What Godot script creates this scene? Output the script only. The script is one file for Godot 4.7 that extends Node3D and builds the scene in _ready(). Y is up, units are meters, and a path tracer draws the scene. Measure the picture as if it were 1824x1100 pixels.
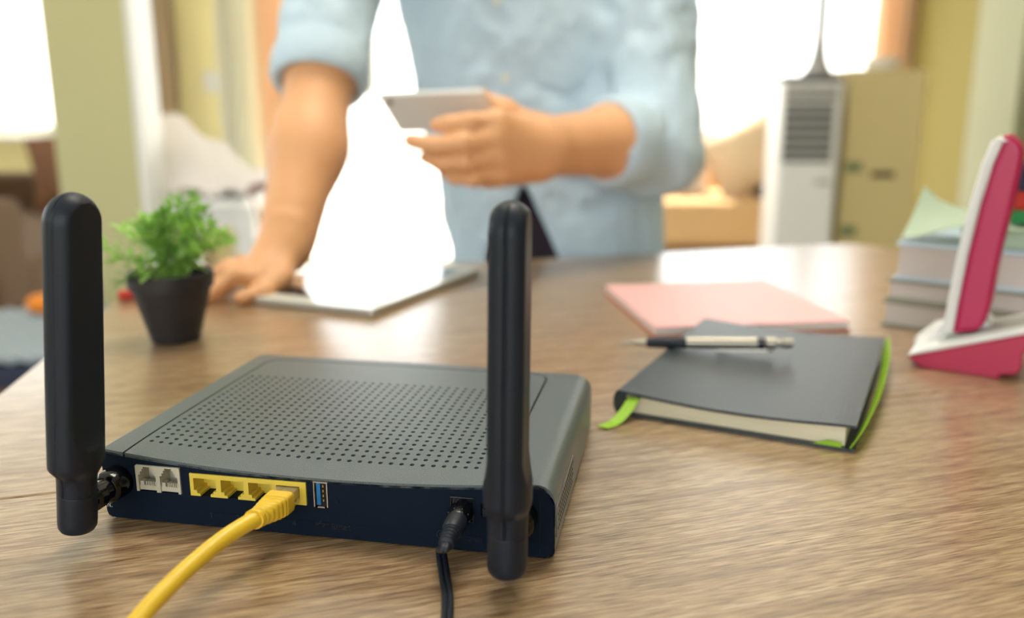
extends Node3D

# ---------------------------------------------------------------- helpers
const HALF := PI / 2.0
var rng := RandomNumberGenerator.new()
var used := {}
var M := {}


# Triangle soup with normals smoothed below a crease angle.
class Soup:
	var v := PackedVector3Array()

	func tri(a: Vector3, b: Vector3, c: Vector3) -> void:   # counter-clockwise seen from outside
		v.append(a)
		v.append(b)
		v.append(c)

	func quad(a: Vector3, b: Vector3, c: Vector3, d: Vector3) -> void:
		tri(a, b, c)
		tri(a, c, d)

	func box(c: Vector3, s: Vector3, basis := Basis()) -> void:
		var h := s / 2.0
		var p := []
		for i in 8:
			p.append(c + basis * Vector3(h.x if i & 1 else -h.x, h.y if i & 2 else -h.y, h.z if i & 4 else -h.z))
		quad(p[4], p[5], p[7], p[6])
		quad(p[1], p[0], p[2], p[3])
		quad(p[5], p[1], p[3], p[7])
		quad(p[0], p[4], p[6], p[2])
		quad(p[6], p[7], p[3], p[2])
		quad(p[0], p[1], p[5], p[4])

	# Rounded box: the corners and edges have radius r.
	func rbox(c: Vector3, s: Vector3, r: float, n := 2, basis := Basis()) -> void:
		var h := s / 2.0
		r = minf(r, minf(h.x, minf(h.y, h.z)) * 0.98)
		var inner := h - Vector3(r, r, r)
		var axes := []
		for k in 3:
			var l := []
			for i in n + 1:
				l.append(-h[k] + r * (1.0 - cos(HALF * i / n)) if n > 1 else -h[k] + r * i)
			for i in n + 1:
				l.append(-l[n - i])
			axes.append(l)
		for f in 6:
			var w := f / 2
			var u := (w + 1) % 3
			var t := (w + 2) % 3
			var sgn := 1.0 if f % 2 else -1.0
			var lu: Array = axes[u]
			var lt: Array = axes[t]
			var g := []
			for i in lu.size():
				var row := []
				for j in lt.size():
					var q := Vector3()
					q[w] = sgn * h[w]
					q[u] = lu[i]
					q[t] = lt[j]
					var cl := q.clamp(-inner, inner)
					row.append(c + basis * (cl + (q - cl).normalized() * r))
				g.append(row)
			for i in lu.size() - 1:
				for j in lt.size() - 1:
					if sgn > 0:
						quad(g[i][j], g[i + 1][j], g[i + 1][j + 1], g[i][j + 1])
					else:
						quad(g[i][j], g[i][j + 1], g[i + 1][j + 1], g[i + 1][j])

	# Closed rings, each counter-clockwise seen from the end that the rings run towards.
	func loft(rings: Array, cap0 := true, cap1 := true) -> void:
		for k in rings.size() - 1:
			var a: PackedVector3Array = rings[k]
			var b: PackedVector3Array = rings[k + 1]
			var n := a.size()
			for i in n:
				var j := (i + 1) % n
				quad(a[i], a[j], b[j], b[i])
		if cap0:
			fan(rings[0], true)
		if cap1:
			fan(rings[-1], false)

	func fan(ring: PackedVector3Array, flip: bool) -> void:
		var c := Vector3()
		for p in ring:
			c += p
		c /= ring.size()
		for i in ring.size():
			var j := (i + 1) % ring.size()
			if flip:
				tri(c, ring[j], ring[i])
			else:
				tri(c, ring[i], ring[j])

	# Profile of (radius, height) turned about the axis through c along basis.y.
	func lathe(profile: Array, seg := 24, c := Vector3(), basis := Basis()) -> void:
		var rings := []
		for p in profile:
			var ring := PackedVector3Array()
			for i in seg:
				var a := -TAU * i / seg
				ring.append(c + basis * Vector3(cos(a) * p[0], p[1], sin(a) * p[0]))
			rings.append(ring)
		loft(rings, profile[0][0] > 1e-5, profile[-1][0] > 1e-5)

	func tube(path: Array, radii: Array, seg := 12, flat := 1.0) -> void:
		var rings := []
		var side := Vector3()
		for i in path.size():
			var t: Vector3 = (path[mini(i + 1, path.size() - 1)] - path[maxi(i - 1, 0)]).normalized()
			if side == Vector3():
				side = t.cross(Vector3.UP if absf(t.y) < 0.9 else Vector3.RIGHT).normalized()
			side = (side - t * side.dot(t)).normalized()
			var up := side.cross(t)
			var r: float = radii[mini(i, radii.size() - 1)]
			var ring := PackedVector3Array()
			for k in seg:
				var a := TAU * k / seg
				ring.append(path[i] + side * cos(a) * r * flat - up * sin(a) * r * -1.0)
			rings.append(ring)
		loft_any(rings)

	# As loft, but finds out by itself which way the rings turn.
	func loft_any(rings: Array) -> void:
		var a: PackedVector3Array = rings[0]
		var c := Vector3()
		for p in a:
			c += p
		c /= a.size()
		var n := (a[0] - c).cross(a[a.size() / 4] - c)
		var to := Vector3()
		for p in rings[1]:
			to += p
		to = to / a.size() - c
		if n.dot(to) < 0:
			var turned := []
			for r in rings:
				var q: PackedVector3Array = r.duplicate()
				q.reverse()
				turned.append(q)
			rings = turned
		loft(rings)

	# Outline in (x, y), pushed from z0 to z1 (z1 > z0), edges chamfered by b.
	func extrude(poly: PackedVector2Array, z0: float, z1: float, b := 0.0, basis := Basis(), at := Vector3()) -> void:
		if Geometry2D.is_polygon_clockwise(poly):
			poly = poly.duplicate()
			poly.reverse()
		var n := poly.size()
		var small := PackedVector2Array()
		for i in n:
			var e0 := (poly[i] - poly[(i + n - 1) % n]).normalized()
			var e1 := (poly[(i + 1) % n] - poly[i]).normalized()
			var n0 := Vector2(-e0.y, e0.x)
			var n1 := Vector2(-e1.y, e1.x)
			var m := (n0 + n1)
			m = m / maxf(0.3, 1.0 + n0.dot(n1))
			small.append(poly[i] + m * b)
		var layers := [[small, z0], [poly, z0 + b], [poly, z1 - b], [small, z1]] if b > 0.0 else [[poly, z0], [poly, z1]]
		for k in layers.size() - 1:
			for i in n:
				var j := (i + 1) % n
				var p: PackedVector2Array = layers[k][0]
				var q: PackedVector2Array = layers[k + 1][0]
				quad(at + basis * Vector3(p[i].x, p[i].y, layers[k][1]), at + basis * Vector3(p[j].x, p[j].y, layers[k][1]), at + basis * Vector3(q[j].x, q[j].y, layers[k + 1][1]), at + basis * Vector3(q[i].x, q[i].y, layers[k + 1][1]))
		var idx := Geometry2D.triangulate_polygon(poly)
		for i in range(0, idx.size(), 3):
			var a := small[idx[i]]
			var bb := small[idx[i + 1]]
			var c := small[idx[i + 2]]
			if (bb - a).cross(c - a) < 0:
				var s := bb
				bb = c
				c = s
			tri(at + basis * Vector3(a.x, a.y, z1), at + basis * Vector3(bb.x, bb.y, z1), at + basis * Vector3(c.x, c.y, z1))
			tri(at + basis * Vector3(a.x, a.y, z0), at + basis * Vector3(c.x, c.y, z0), at + basis * Vector3(bb.x, bb.y, z0))

	# A sheet of grid points [i][j] with thickness th along -normal side.
	func sheet(g: Array, th: float) -> void:
		var ni := g.size()
		var nj: int = g[0].size()
		var low := []
		for i in ni:
			var row := []
			for j in nj:
				var du: Vector3 = g[mini(i + 1, ni - 1)][j] - g[maxi(i - 1, 0)][j]
				var dv: Vector3 = g[i][mini(j + 1, nj - 1)] - g[i][maxi(j - 1, 0)]
				row.append(g[i][j] - du.cross(dv).normalized() * th)
			low.append(row)
		for i in ni - 1:
			for j in nj - 1:
				quad(g[i][j], g[i + 1][j], g[i + 1][j + 1], g[i][j + 1])
				quad(low[i][j], low[i][j + 1], low[i + 1][j + 1], low[i + 1][j])
		for i in ni - 1:
			quad(low[i][0], low[i + 1][0], g[i + 1][0], g[i][0])
			quad(g[i][nj - 1], g[i + 1][nj - 1], low[i + 1][nj - 1], low[i][nj - 1])
		for j in nj - 1:
			quad(g[0][j], g[0][j + 1], low[0][j + 1], low[0][j])
			quad(low[ni - 1][j], low[ni - 1][j + 1], g[ni - 1][j + 1], g[ni - 1][j])

	func mesh(crease := 38.0) -> ArrayMesh:
		var n := v.size() / 3
		var fn := PackedVector3Array()
		fn.resize(n)
		var at := {}
		for i in n:
			fn[i] = (v[i * 3 + 1] - v[i * 3]).cross(v[i * 3 + 2] - v[i * 3])
			for k in 3:
				var key := Vector3i((v[i * 3 + k] * 20000.0).round())
				if not at.has(key):
					at[key] = PackedInt32Array()
				at[key].append(i)
		var lim := cos(deg_to_rad(crease))
		var pos := PackedVector3Array()
		var nor := PackedVector3Array()
		for i in n:
			var mine := fn[i].normalized()
			if mine == Vector3():
				continue
			for k in [0, 2, 1]:
				var p := v[i * 3 + k]
				var sum := Vector3()
				for o in at[Vector3i((p * 20000.0).round())]:
					if fn[o].normalized().dot(mine) > lim:
						sum += fn[o]
				pos.append(p)
				nor.append(sum.normalized() if sum.length() > 0 else mine)
		var a := []
		a.resize(Mesh.ARRAY_MAX)
		a[Mesh.ARRAY_VERTEX] = pos
		a[Mesh.ARRAY_NORMAL] = nor
		var m := ArrayMesh.new()
		m.add_surface_from_arrays(Mesh.PRIMITIVE_TRIANGLES, a)
		return m


# Field of joined tapered capsules, meshed as surface nets.
class Field:
	var lo: Vector3
	var cell: float
	var nx: int
	var ny: int
	var nz: int
	var f := PackedFloat32Array()

	func _init(from: Vector3, to: Vector3, c: float) -> void:
		lo = from
		cell = c
		nx = int(ceil((to.x - from.x) / c)) + 1
		ny = int(ceil((to.y - from.y) / c)) + 1
		nz = int(ceil((to.z - from.z) / c)) + 1
		f.resize(nx * ny * nz)
		f.fill(1.0)

	func cap(a: Vector3, b: Vector3, ra: float, rb: float, k: float, squash := Vector3.ONE) -> void:
		var m := maxf(ra, rb) / minf(squash.x, minf(squash.y, squash.z)) + k + cell * 2.5
		var p0 := (a.min(b) - Vector3(m, m, m) - lo) / cell
		var p1 := (a.max(b) + Vector3(m, m, m) - lo) / cell
		var ba := (b - a) * squash
		var inv := 1.0 / maxf(ba.length_squared(), 1e-9)
		for z in range(maxi(0, int(p0.z)), mini(nz, int(p1.z) + 2)):
			for y in range(maxi(0, int(p0.y)), mini(ny, int(p1.y) + 2)):
				var at := (z * ny + y) * nx
				for x in range(maxi(0, int(p0.x)), mini(nx, int(p1.x) + 2)):
					var pa := (lo + Vector3(x, y, z) * cell - a) * squash
					var h := clampf(pa.dot(ba) * inv, 0.0, 1.0)
					var d := (pa - ba * h).length() - ra - (rb - ra) * h
					var e := f[at + x]
					var t := maxf(k - absf(d - e), 0.0)
					f[at + x] = minf(d, e) - t * t / (4.0 * k)

	func chain(p: Array, r: Array, k: float) -> void:
		for i in p.size() - 1:
			cap(p[i], p[i + 1], r[i], r[i + 1], k)

	func change(how: Callable) -> void:
		for z in nz:
			for y in ny:
				for x in nx:
					var i := (z * ny + y) * nx + x
					if absf(f[i]) < 0.06:
						f[i] = how.call(lo + Vector3(x, y, z) * cell, f[i])

	func mesh_into(st: SurfaceTool) -> void:
		var id := PackedInt32Array()
		id.resize(nx * ny * nz)
		id.fill(-1)
		var off := [0, 1, nx, nx + 1, nx * ny, nx * ny + 1, nx * ny + nx, nx * ny + nx + 1]
		var edges := [[0, 1], [2, 3], [4, 5], [6, 7], [0, 2], [1, 3], [4, 6], [5, 7], [0, 4], [1, 5], [2, 6], [3, 7]]
		var pos := PackedVector3Array()
		var nor := PackedVector3Array()
		for z in nz - 1:
			for y in ny - 1:
				for x in nx - 1:
					var i := (z * ny + y) * nx + x
					var s := 0
					for o in off:
						if f[i + o] < 0.0:
							s += 1
					if s == 0 or s == 8:
						continue
					var sum := Vector3()
					var n := 0
					for e in edges:
						var a: float = f[i + off[e[0]]]
						var b: float = f[i + off[e[1]]]
						if (a < 0.0) != (b < 0.0):
							var t := a / (a - b)
							var ca := Vector3(e[0] & 1, (e[0] >> 1) & 1, e[0] >> 2)
							var cb := Vector3(e[1] & 1, (e[1] >> 1) & 1, e[1] >> 2)
							sum += ca.lerp(cb, t)
							n += 1
					id[i] = pos.size()
					pos.append(lo + (Vector3(x, y, z) + sum / n) * cell)
					var g := Vector3()
					for q in 4:
						var qx: int = i + off[q * 2]
						g.x += f[qx + 1] - f[qx]
						var qy: int = i + off[(q & 1) + (q >> 1) * 4]
						g.y += f[qy + nx] - f[qy]
						var qz: int = i + off[q]
						g.z += f[qz + nx * ny] - f[qz]
					nor.append(g.normalized())
		var quads := []
		for z in range(1, nz - 1):
			for y in range(1, ny - 1):
				for x in range(1, nx - 1):
					var i := (z * ny + y) * nx + x
					var a := f[i] < 0.0
					if a != (f[i + 1] < 0.0):
						quads.append([id[i], id[i - nx], id[i - nx - nx * ny], id[i - nx * ny], a])
					if a != (f[i + nx] < 0.0):
						quads.append([id[i], id[i - nx * ny], id[i - nx * ny - 1], id[i - 1], a])
					if a != (f[i + nx * ny] < 0.0):
						quads.append([id[i], id[i - 1], id[i - 1 - nx], id[i - nx], a])
		for q in quads:
			if q[0] < 0 or q[1] < 0 or q[2] < 0 or q[3] < 0:
				continue
			var order := [0, 1, 2, 0, 2, 3]
			var p: Vector3 = (pos[q[1]] - pos[q[0]]).cross(pos[q[2]] - pos[q[0]]) + (pos[q[2]] - pos[q[0]]).cross(pos[q[3]] - pos[q[0]])
			if p.dot(nor[q[0]] + nor[q[2]]) > 0.0:
				order = [0, 2, 1, 0, 3, 2]
			for o in order:
				st.set_normal(nor[q[o]])
				st.add_vertex(pos[q[o]])


func numbered(called: String) -> String:
	used[called] = used.get(called, 0) + 1
	return called if used[called] == 1 else "%s_%03d" % [called, used[called] - 1]


func tag(o: Node3D, label: String, category: String, group := "") -> Node3D:
	o.set_meta("label", label)
	o.set_meta("category", category)
	if group:
		o.set_meta("group", group)
	return o


func thing(called: String, label: String, category: String, at := Vector3.ZERO, yaw := 0.0, group := "") -> Node3D:
	var o := Node3D.new()
	o.name = numbered(called)
	add_child(o)
	o.position = at
	o.rotation.y = deg_to_rad(yaw)
	return tag(o, label, category, group)


func part(called: String, shape: Variant, m: Material, parent: Node, label := "", crease := 38.0) -> MeshInstance3D:
	var o := MeshInstance3D.new()
	o.name = called if parent != self else numbered(called)
	o.mesh = shape.mesh(crease) if shape is Soup else shape
	o.material_override = m
	parent.add_child(o, true)
	if label:
		o.set_meta("label", label)
	return o


func struct(called: String, shape: Variant, m: Material) -> MeshInstance3D:
	var o := part(called, shape, m, self)
	o.set_meta("kind", "structure")
	return o


func box(s: Vector3, c := Vector3(), r := 0.0, n := 2, basis := Basis()) -> Soup:
	var g := Soup.new()
	if r > 0.0:
		g.rbox(c, s, r, n, basis)
	else:
		g.box(c, s, basis)
	return g


func curve(points: Array, n := 6) -> Array:
	var out := []
	for i in points.size() - 1:
		var p0: Vector3 = points[maxi(i - 1, 0)]
		var p1: Vector3 = points[i]
		var p2: Vector3 = points[i + 1]
		var p3: Vector3 = points[mini(i + 2, points.size() - 1)]
		for k in n:
			out.append(p1.cubic_interpolate(p2, p0, p3, float(k) / n))
	out.append(points[-1])
	return out


func noise_tex(freq: float, octaves: int, stops: Array, seed_at := 1, size := 512, kind := FastNoiseLite.TYPE_SIMPLEX_SMOOTH) -> NoiseTexture2D:
	var n := FastNoiseLite.new()
	n.noise_type = kind
	n.seed = seed_at
	n.frequency = freq
	n.fractal_octaves = octaves
	var t := NoiseTexture2D.new()
	t.width = size
	t.height = size
	t.seamless = true
	t.noise = n
	if stops.size():
		var g := Gradient.new()
		var off := PackedFloat32Array()
		var col := PackedColorArray()
		for s in stops:
			off.append(s[0])
			col.append(s[1])
		g.offsets = off
		g.colors = col
		t.color_ramp = g
	return t


func bump_tex(freq: float, seed_at := 1, octaves := 3) -> NoiseTexture2D:
	return noise_tex(freq, octaves, [], seed_at, 256)


func mat(c: Color, rough := 0.6, opt := {}) -> StandardMaterial3D:
	var m := StandardMaterial3D.new()
	m.albedo_color = c
	m.roughness = rough
	m.metallic_specular = opt.get("spec", 0.5)
	m.metallic = opt.get("metal", 0.0)
	if opt.has("tex"):
		m.albedo_texture = opt.tex
	if opt.has("bump"):
		m.heightmap_enabled = true
		m.heightmap_texture = opt.bump
		m.heightmap_scale = opt.get("depth", 0.05)
	if opt.has("scale"):
		m.uv1_triplanar = true
		m.uv1_scale = opt.scale
	if opt.has("back"):
		m.backlight_enabled = true
		m.backlight = opt.back
	if opt.has("rim"):
		m.rim_enabled = true
		m.rim = opt.rim
	if opt.has("sss"):
		m.subsurf_scatter_enabled = true
		m.subsurf_scatter_strength = opt.sss
	if opt.has("coat"):
		m.clearcoat_enabled = true
		m.clearcoat = opt.coat
		m.clearcoat_roughness = opt.get("coat_rough", 0.1)
	return m


# ---------------------------------------------------------------- scene
func _ready() -> void:
	rng.seed = 7
	# camera
	var cam := Camera3D.new()
	cam.name = "camera"
	add_child(cam)
	cam.position = Vector3(0, 0.95, 0)
	cam.rotation_degrees = Vector3(-13.08, 0, 0)
	var lens := CameraAttributesPhysical.new()
	lens.frustum_focal_length = 33.82
	lens.frustum_focus_distance = 0.42
	lens.frustum_near = 0.02
	lens.frustum_far = 60.0
	lens.exposure_aperture = 4.4
	cam.attributes = lens
	cam.fov = 39.08
	cam.near = 0.02
	cam.current = true
	# daylight
	var sun := DirectionalLight3D.new()
	sun.name = "sun"
	add_child(sun)
	sun.look_at_from_position(Vector3(0, 6, -12), Vector3(-0.3, 0.0, -7.0))
	sun.light_color = Color(1.0, 0.95, 0.86)
	sun.light_energy = 6.0
	sun.light_angular_distance = 1.0
	sun.shadow_enabled = true
	sun.sky_mode = DirectionalLight3D.SKY_MODE_LIGHT_ONLY
	var env := Environment.new()
	env.background_mode = Environment.BG_SKY
	var sky := Sky.new()
	var sm := ProceduralSkyMaterial.new()
	sm.sky_top_color = Color(0.90, 0.95, 1.0)
	sm.sky_horizon_color = Color(1.0, 0.985, 0.95)
	sm.ground_horizon_color = Color(0.97, 0.95, 0.91)
	sm.ground_bottom_color = Color(0.85, 0.82, 0.76)
	sm.sun_angle_max = 0.0
	sky.sky_material = sm
	env.sky = sky
	env.background_energy_multiplier = 4.0
	env.tonemap_mode = Environment.TONE_MAPPER_LINEAR
	env.tonemap_exposure = 1.22
	env.sdfgi_enabled = true
	env.ssao_enabled = true
	env.ssil_enabled = true
	var we := WorldEnvironment.new()
	we.name = "environment"
	we.environment = env
	add_child(we)

	make_materials()
	build_room()
	build_furniture()
	build_desk()
	build_router()
	build_cables()
	build_notebooks()
	build_books()
	build_phone()
	build_plant()
	build_tablet()
	build_person()


func make_materials() -> void:
	var wood := noise_tex(0.016, 5, [[0.0, Color(0.502, 0.389, 0.273)], [0.36, Color(0.642, 0.527, 0.386)], [0.5, Color(0.725, 0.621, 0.479)], [0.62, Color(0.651, 0.532, 0.391)], [0.8, Color(0.744, 0.650, 0.510)], [1.0, Color(0.800, 0.719, 0.587)]], 3, 1024)
	M.wood = mat(Color(1, 1, 1), 0.3, {"spec": 0.7, "coat": 0.55, "coat_rough": 0.22, "tex": wood, "bump": noise_tex(0.03, 4, [], 9, 1024), "depth": 0.012, "scale": Vector3(0.2, 6.0, 9.0)})
	var pores := noise_tex(0.05, 3, [[0.0, Color(0.55, 0.47, 0.42)], [0.36, Color(0.72, 0.66, 0.60)], [0.5, Color(1, 1, 1)], [1.0, Color(1, 1, 1)]], 21, 1024)
	M.wood.detail_enabled = true
	M.wood.detail_albedo = pores
	M.wood.detail_blend_mode = BaseMaterial3D.BLEND_MODE_MUL
	M.wood.detail_uv_layer = BaseMaterial3D.DETAIL_UV_2
	M.wood.uv2_triplanar = true
	M.wood.uv2_scale = Vector3(0.8, 10.0, 26.0)
	var grain := noise_tex(0.25, 2, [[0.0, Color(0.42, 0.44, 0.44)], [0.5, Color(0.82, 0.83, 0.83)], [1.0, Color(1.0, 1.0, 1.0)]], 5, 512)
	M.shell = mat(Color(0.41, 0.455, 0.465), 0.34, {"spec": 0.6, "tex": grain, "bump": noise_tex(0.25, 2, [], 5, 512), "depth": 0.02, "scale": Vector3(14, 14, 14)})
	M.panel = mat(Color(0.055, 0.105, 0.165), 0.6, {"spec": 0.22, "bump": noise_tex(0.3, 2, [], 6, 256), "depth": 0.004, "scale": Vector3(20, 20, 20)})
	M.hollow = mat(Color(0.03, 0.035, 0.045), 0.8)
	M.rubber = mat(Color(0.09, 0.115, 0.16), 0.45, {"spec": 0.42})
	M.gloss = mat(Color(0.04, 0.045, 0.055), 0.12)
	M.ivory = mat(Color(0.76, 0.74, 0.66), 0.4)
	M.yellow = mat(Color(0.92, 0.76, 0.20), 0.38)
	M.yellow_jack = mat(Color(0.88, 0.78, 0.30), 0.4)
	M.steel = mat(Color(0.80, 0.76, 0.70), 0.3, {"metal": 1.0})
	M.pen_metal = mat(Color(0.60, 0.58, 0.53), 0.28, {"metal": 1.0})
	M.gold = mat(Color(0.82, 0.66, 0.36), 0.3, {"metal": 1.0})
	M.blue = mat(Color(0.08, 0.42, 0.66), 0.4)
	M.print = mat(Color(0.80, 0.82, 0.84), 0.5)
	M.faint = mat(Color(0.06, 0.07, 0.09), 0.3)
	M.clear = mat(Color(0.93, 0.88, 0.72, 0.22), 0.12)
	M.clear.transparency = BaseMaterial3D.TRANSPARENCY_ALPHA
	M.leather = mat(Color(0.20, 0.23, 0.25), 0.38, {"bump": noise_tex(0.06, 4, [], 12, 512), "depth": 0.03, "scale": Vector3(12, 12, 12)})
	M.paper = mat(Color(0.90, 0.86, 0.74), 0.8, {"bump": noise_tex(0.05, 2, [], 13, 256), "depth": 0.02, "scale": Vector3(2, 60, 2)})
	M.pages = mat(Color(0.80, 0.77, 0.75), 0.8, {"bump": noise_tex(0.05, 2, [], 14, 256), "depth": 0.03, "scale": Vector3(2, 50, 2)})
	M.lime = mat(Color(0.60, 0.78, 0.16), 0.55, {"back": Color(0.2, 0.3, 0.05)})
	M.pinkcard = mat(Color(0.93, 0.71, 0.70), 0.5)
	M.pinkback = mat(Color(0.80, 0.50, 0.40), 0.6)
	M.white = mat(Color(0.90, 0.90, 0.89), 0.35)
	M.deck = mat(Color(0.76, 0.77, 0.73), 0.4)
	M.pink = mat(Color(0.72, 0.11, 0.33), 0.32)
	M.pink2 = mat(Color(0.72, 0.17, 0.32), 0.36)
	M.pot = mat(Color(0.13, 0.12, 0.13), 0.5, {"bump": noise_tex(0.1, 3, [], 15, 256), "depth": 0.01, "scale": Vector3(20, 20, 20)})
	M.soil = mat(Color(0.20, 0.13, 0.09), 0.95)
	M.leaf = mat(Color(0.62, 0.71, 0.45), 0.5, {"back": Color(0.84, 1.0, 0.56)})
	M.leaf2 = mat(Color(0.80, 0.88, 0.62), 0.5, {"back": Color(0.88, 1.0, 0.66)})
	M.leaf3 = mat(Color(0.52, 0.63, 0.39), 0.5, {"back": Color(0.66, 0.85, 0.42)})
	M.stem = mat(Color(0.35, 0.40, 0.18), 0.7)
	M.glass_dark = mat(Color(0.12, 0.08, 0.08), 0.06, {"coat": 1.0, "coat_rough": 0.04})
	M.glass_white = mat(Color(0.92, 0.92, 0.88), 0.1)
	M.alu = mat(Color(0.80, 0.80, 0.80), 0.3, {"metal": 0.7})
	M.skin = mat(Color(0.90, 0.67, 0.48), 0.5, {"bump": noise_tex(0.05, 4, [], 16, 256), "depth": 0.04, "scale": Vector3(9, 9, 9)})
	var weave := noise_tex(0.12, 3, [[0.0, Color(0.90, 0.92, 0.94)], [1.0, Color(1, 1, 1)]], 17, 512)
	M.shirt = mat(Color(0.80, 0.875, 0.925), 0.85, {"tex": weave, "bump": noise_tex(0.012, 4, [], 18, 256), "depth": 0.6, "scale": Vector3(3, 3, 3), "rim": 0.3})
	M.button = mat(Color(0.86, 0.86, 0.80), 0.35)
	M.trousers = mat(Color(0.16, 0.12, 0.17), 0.9)
	M.hair = mat(Color(0.07, 0.055, 0.05), 0.6)
	M.shoe = mat(Color(0.12, 0.09, 0.08), 0.4)
	M.eye = mat(Color(0.9, 0.9, 0.88), 0.2)
	M.iris = mat(Color(0.12, 0.07, 0.05), 0.2)
	M.lip = mat(Color(0.70, 0.42, 0.36), 0.5)
	var plaster := noise_tex(0.08, 4, [], 19, 256)
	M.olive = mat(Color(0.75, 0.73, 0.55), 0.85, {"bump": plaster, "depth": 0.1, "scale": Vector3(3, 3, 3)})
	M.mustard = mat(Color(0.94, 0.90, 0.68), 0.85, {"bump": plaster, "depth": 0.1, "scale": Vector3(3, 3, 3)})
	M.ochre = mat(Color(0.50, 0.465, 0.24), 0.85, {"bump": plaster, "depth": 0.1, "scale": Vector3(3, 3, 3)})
	M.pale = mat(Color(0.57, 0.58, 0.48), 0.8, {"bump": plaster, "depth": 0.1, "scale": Vector3(3, 3, 3)})
	M.cream = mat(Color(0.84, 0.84, 0.70), 0.8, {"bump": plaster, "depth": 0.1, "scale": Vector3(3, 3, 3)})
	M.ceiling = mat(Color(0.92, 0.94, 0.96), 0.9)
	M.floor = mat(Color(0.84, 0.84, 0.83), 0.3, {"tex": noise_tex(0.01, 4, [[0.0, Color(0.9, 0.88, 0.85)], [1.0, Color(1, 1, 1)]], 20, 256), "scale": Vector3(1, 1, 1)})
	M.frame = mat(Color(0.90, 0.90, 0.88), 0.35)
	M.diffuser = mat(Color(0.95, 0.94, 0.90), 0.6)
	M.diffuser.emission_enabled = true
	M.diffuser.emission = Color(1.0, 0.97, 0.90)
	M.diffuser.emission_energy_multiplier = 1.0
	M.pane = mat(Color(0.95, 0.98, 0.98, 0.06), 0.02)
	M.pane.transparency = BaseMaterial3D.TRANSPARENCY_ALPHA
	var cloth := noise_tex(0.1, 3, [], 22, 256)
	M.curtain_tan = mat(Color(0.90, 0.80, 0.68), 0.9, {"bump": cloth, "depth": 0.2, "scale": Vector3(6, 6, 6), "back": Color(0.72, 0.66, 0.59)})
	M.curtain_cream = mat(Color(0.90, 0.90, 0.84), 0.9, {"bump": cloth, "depth": 0.2, "scale": Vector3(6, 6, 6), "back": Color(0.6, 0.59, 0.55)})
	M.curtain_taupe = mat(Color(0.70, 0.62, 0.50), 0.9, {"bump": cloth, "depth": 0.2, "scale": Vector3(6, 6, 6), "back": Color(0.3, 0.22, 0.15)})
	M.sofa_brown = mat(Color(0.40, 0.30, 0.20), 0.9, {"bump": cloth, "depth": 0.2, "scale": Vector3(6, 6, 6), "rim": 0.4})
	M.cushion_brown = mat(Color(0.48, 0.33, 0.22), 0.9, {"bump": cloth, "depth": 0.2, "scale": Vector3(6, 6, 6)})
	M.sofa_beige = mat(Color(0.78, 0.64, 0.46), 0.9, {"bump": cloth, "depth": 0.2, "scale": Vector3(6, 6, 6)})
	M.cushion_beige = mat(Color(0.86, 0.76, 0.63), 0.9, {"bump": cloth, "depth": 0.2, "scale": Vector3(6, 6, 6)})
	M.linen = mat(Color(0.93, 0.90, 0.88), 0.9, {"bump": cloth, "depth": 0.2, "scale": Vector3(6, 6, 6), "back": Color(0.4, 0.4, 0.4)})
	M.maroon = mat(Color(0.42, 0.16, 0.14), 0.8)
	M.cardboard = mat(Color(0.82, 0.75, 0.55), 0.85, {"bump": cloth, "depth": 0.05, "scale": Vector3(4, 4, 4)})
	M.tape = mat(Color(0.42, 0.48, 0.34), 0.5)
	M.cooler_grey = mat(Color(0.62, 0.62, 0.61), 0.4)
	M.dark = mat(Color(0.10, 0.10, 0.11), 0.6)
	M.navy = mat(Color(0.10, 0.13, 0.24), 0.6)
	M.orange = mat(Color(0.94, 0.55, 0.12), 0.6)
	M.red = mat(Color(0.72, 0.16, 0.10), 0.5)
	M.sage = mat(Color(0.70, 0.77, 0.67), 0.7, {"back": Color(0.25, 0.3, 0.22)})
	M.sky_cover = mat(Color(0.72, 0.80, 0.86), 0.5)
	M.bookgrey = mat(Color(0.55, 0.54, 0.48), 0.6)
	M.greenbox = mat(Color(0.10, 0.50, 0.26), 0.5)
	M.terrace = mat(Color(0.85, 0.83, 0.80), 0.9)
	M.woven = mat(Color(0.62, 0.66, 0.68), 0.7)


# A wall in the plane across z or x with rectangular openings [lo_u, lo_y, hi_u, hi_y].
func wall(called: String, m: Material, along_x: bool, u0: float, u1: float, y1: float, at: float, thick: float, openings: Array) -> void:
	var g := Soup.new()
	var us := [u0, u1]
	for o in openings:
		us.append(o[0])
		us.append(o[2])
	us.sort()
	for i in us.size() - 1:
		var a: float = us[i]
		var b: float = us[i + 1]
		if b - a < 1e-4:
			continue
		var ys := [[0.0, y1]]
		for o in openings:
			if a >= o[0] - 1e-4 and b <= o[2] + 1e-4:
				ys = []
				if o[1] > 0.0:
					ys.append([0.0, o[1]])
				if o[3] < y1:
					ys.append([o[3], y1])
		for y in ys:
			var c := Vector3((a + b) / 2, (y[0] + y[1]) / 2, at) if along_x else Vector3(at, (y[0] + y[1]) / 2, (a + b) / 2)
			g.box(c, Vector3(b - a, y[1] - y[0], thick) if along_x else Vector3(thick, y[1] - y[0], b - a))
	struct(called, g, m)


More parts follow.
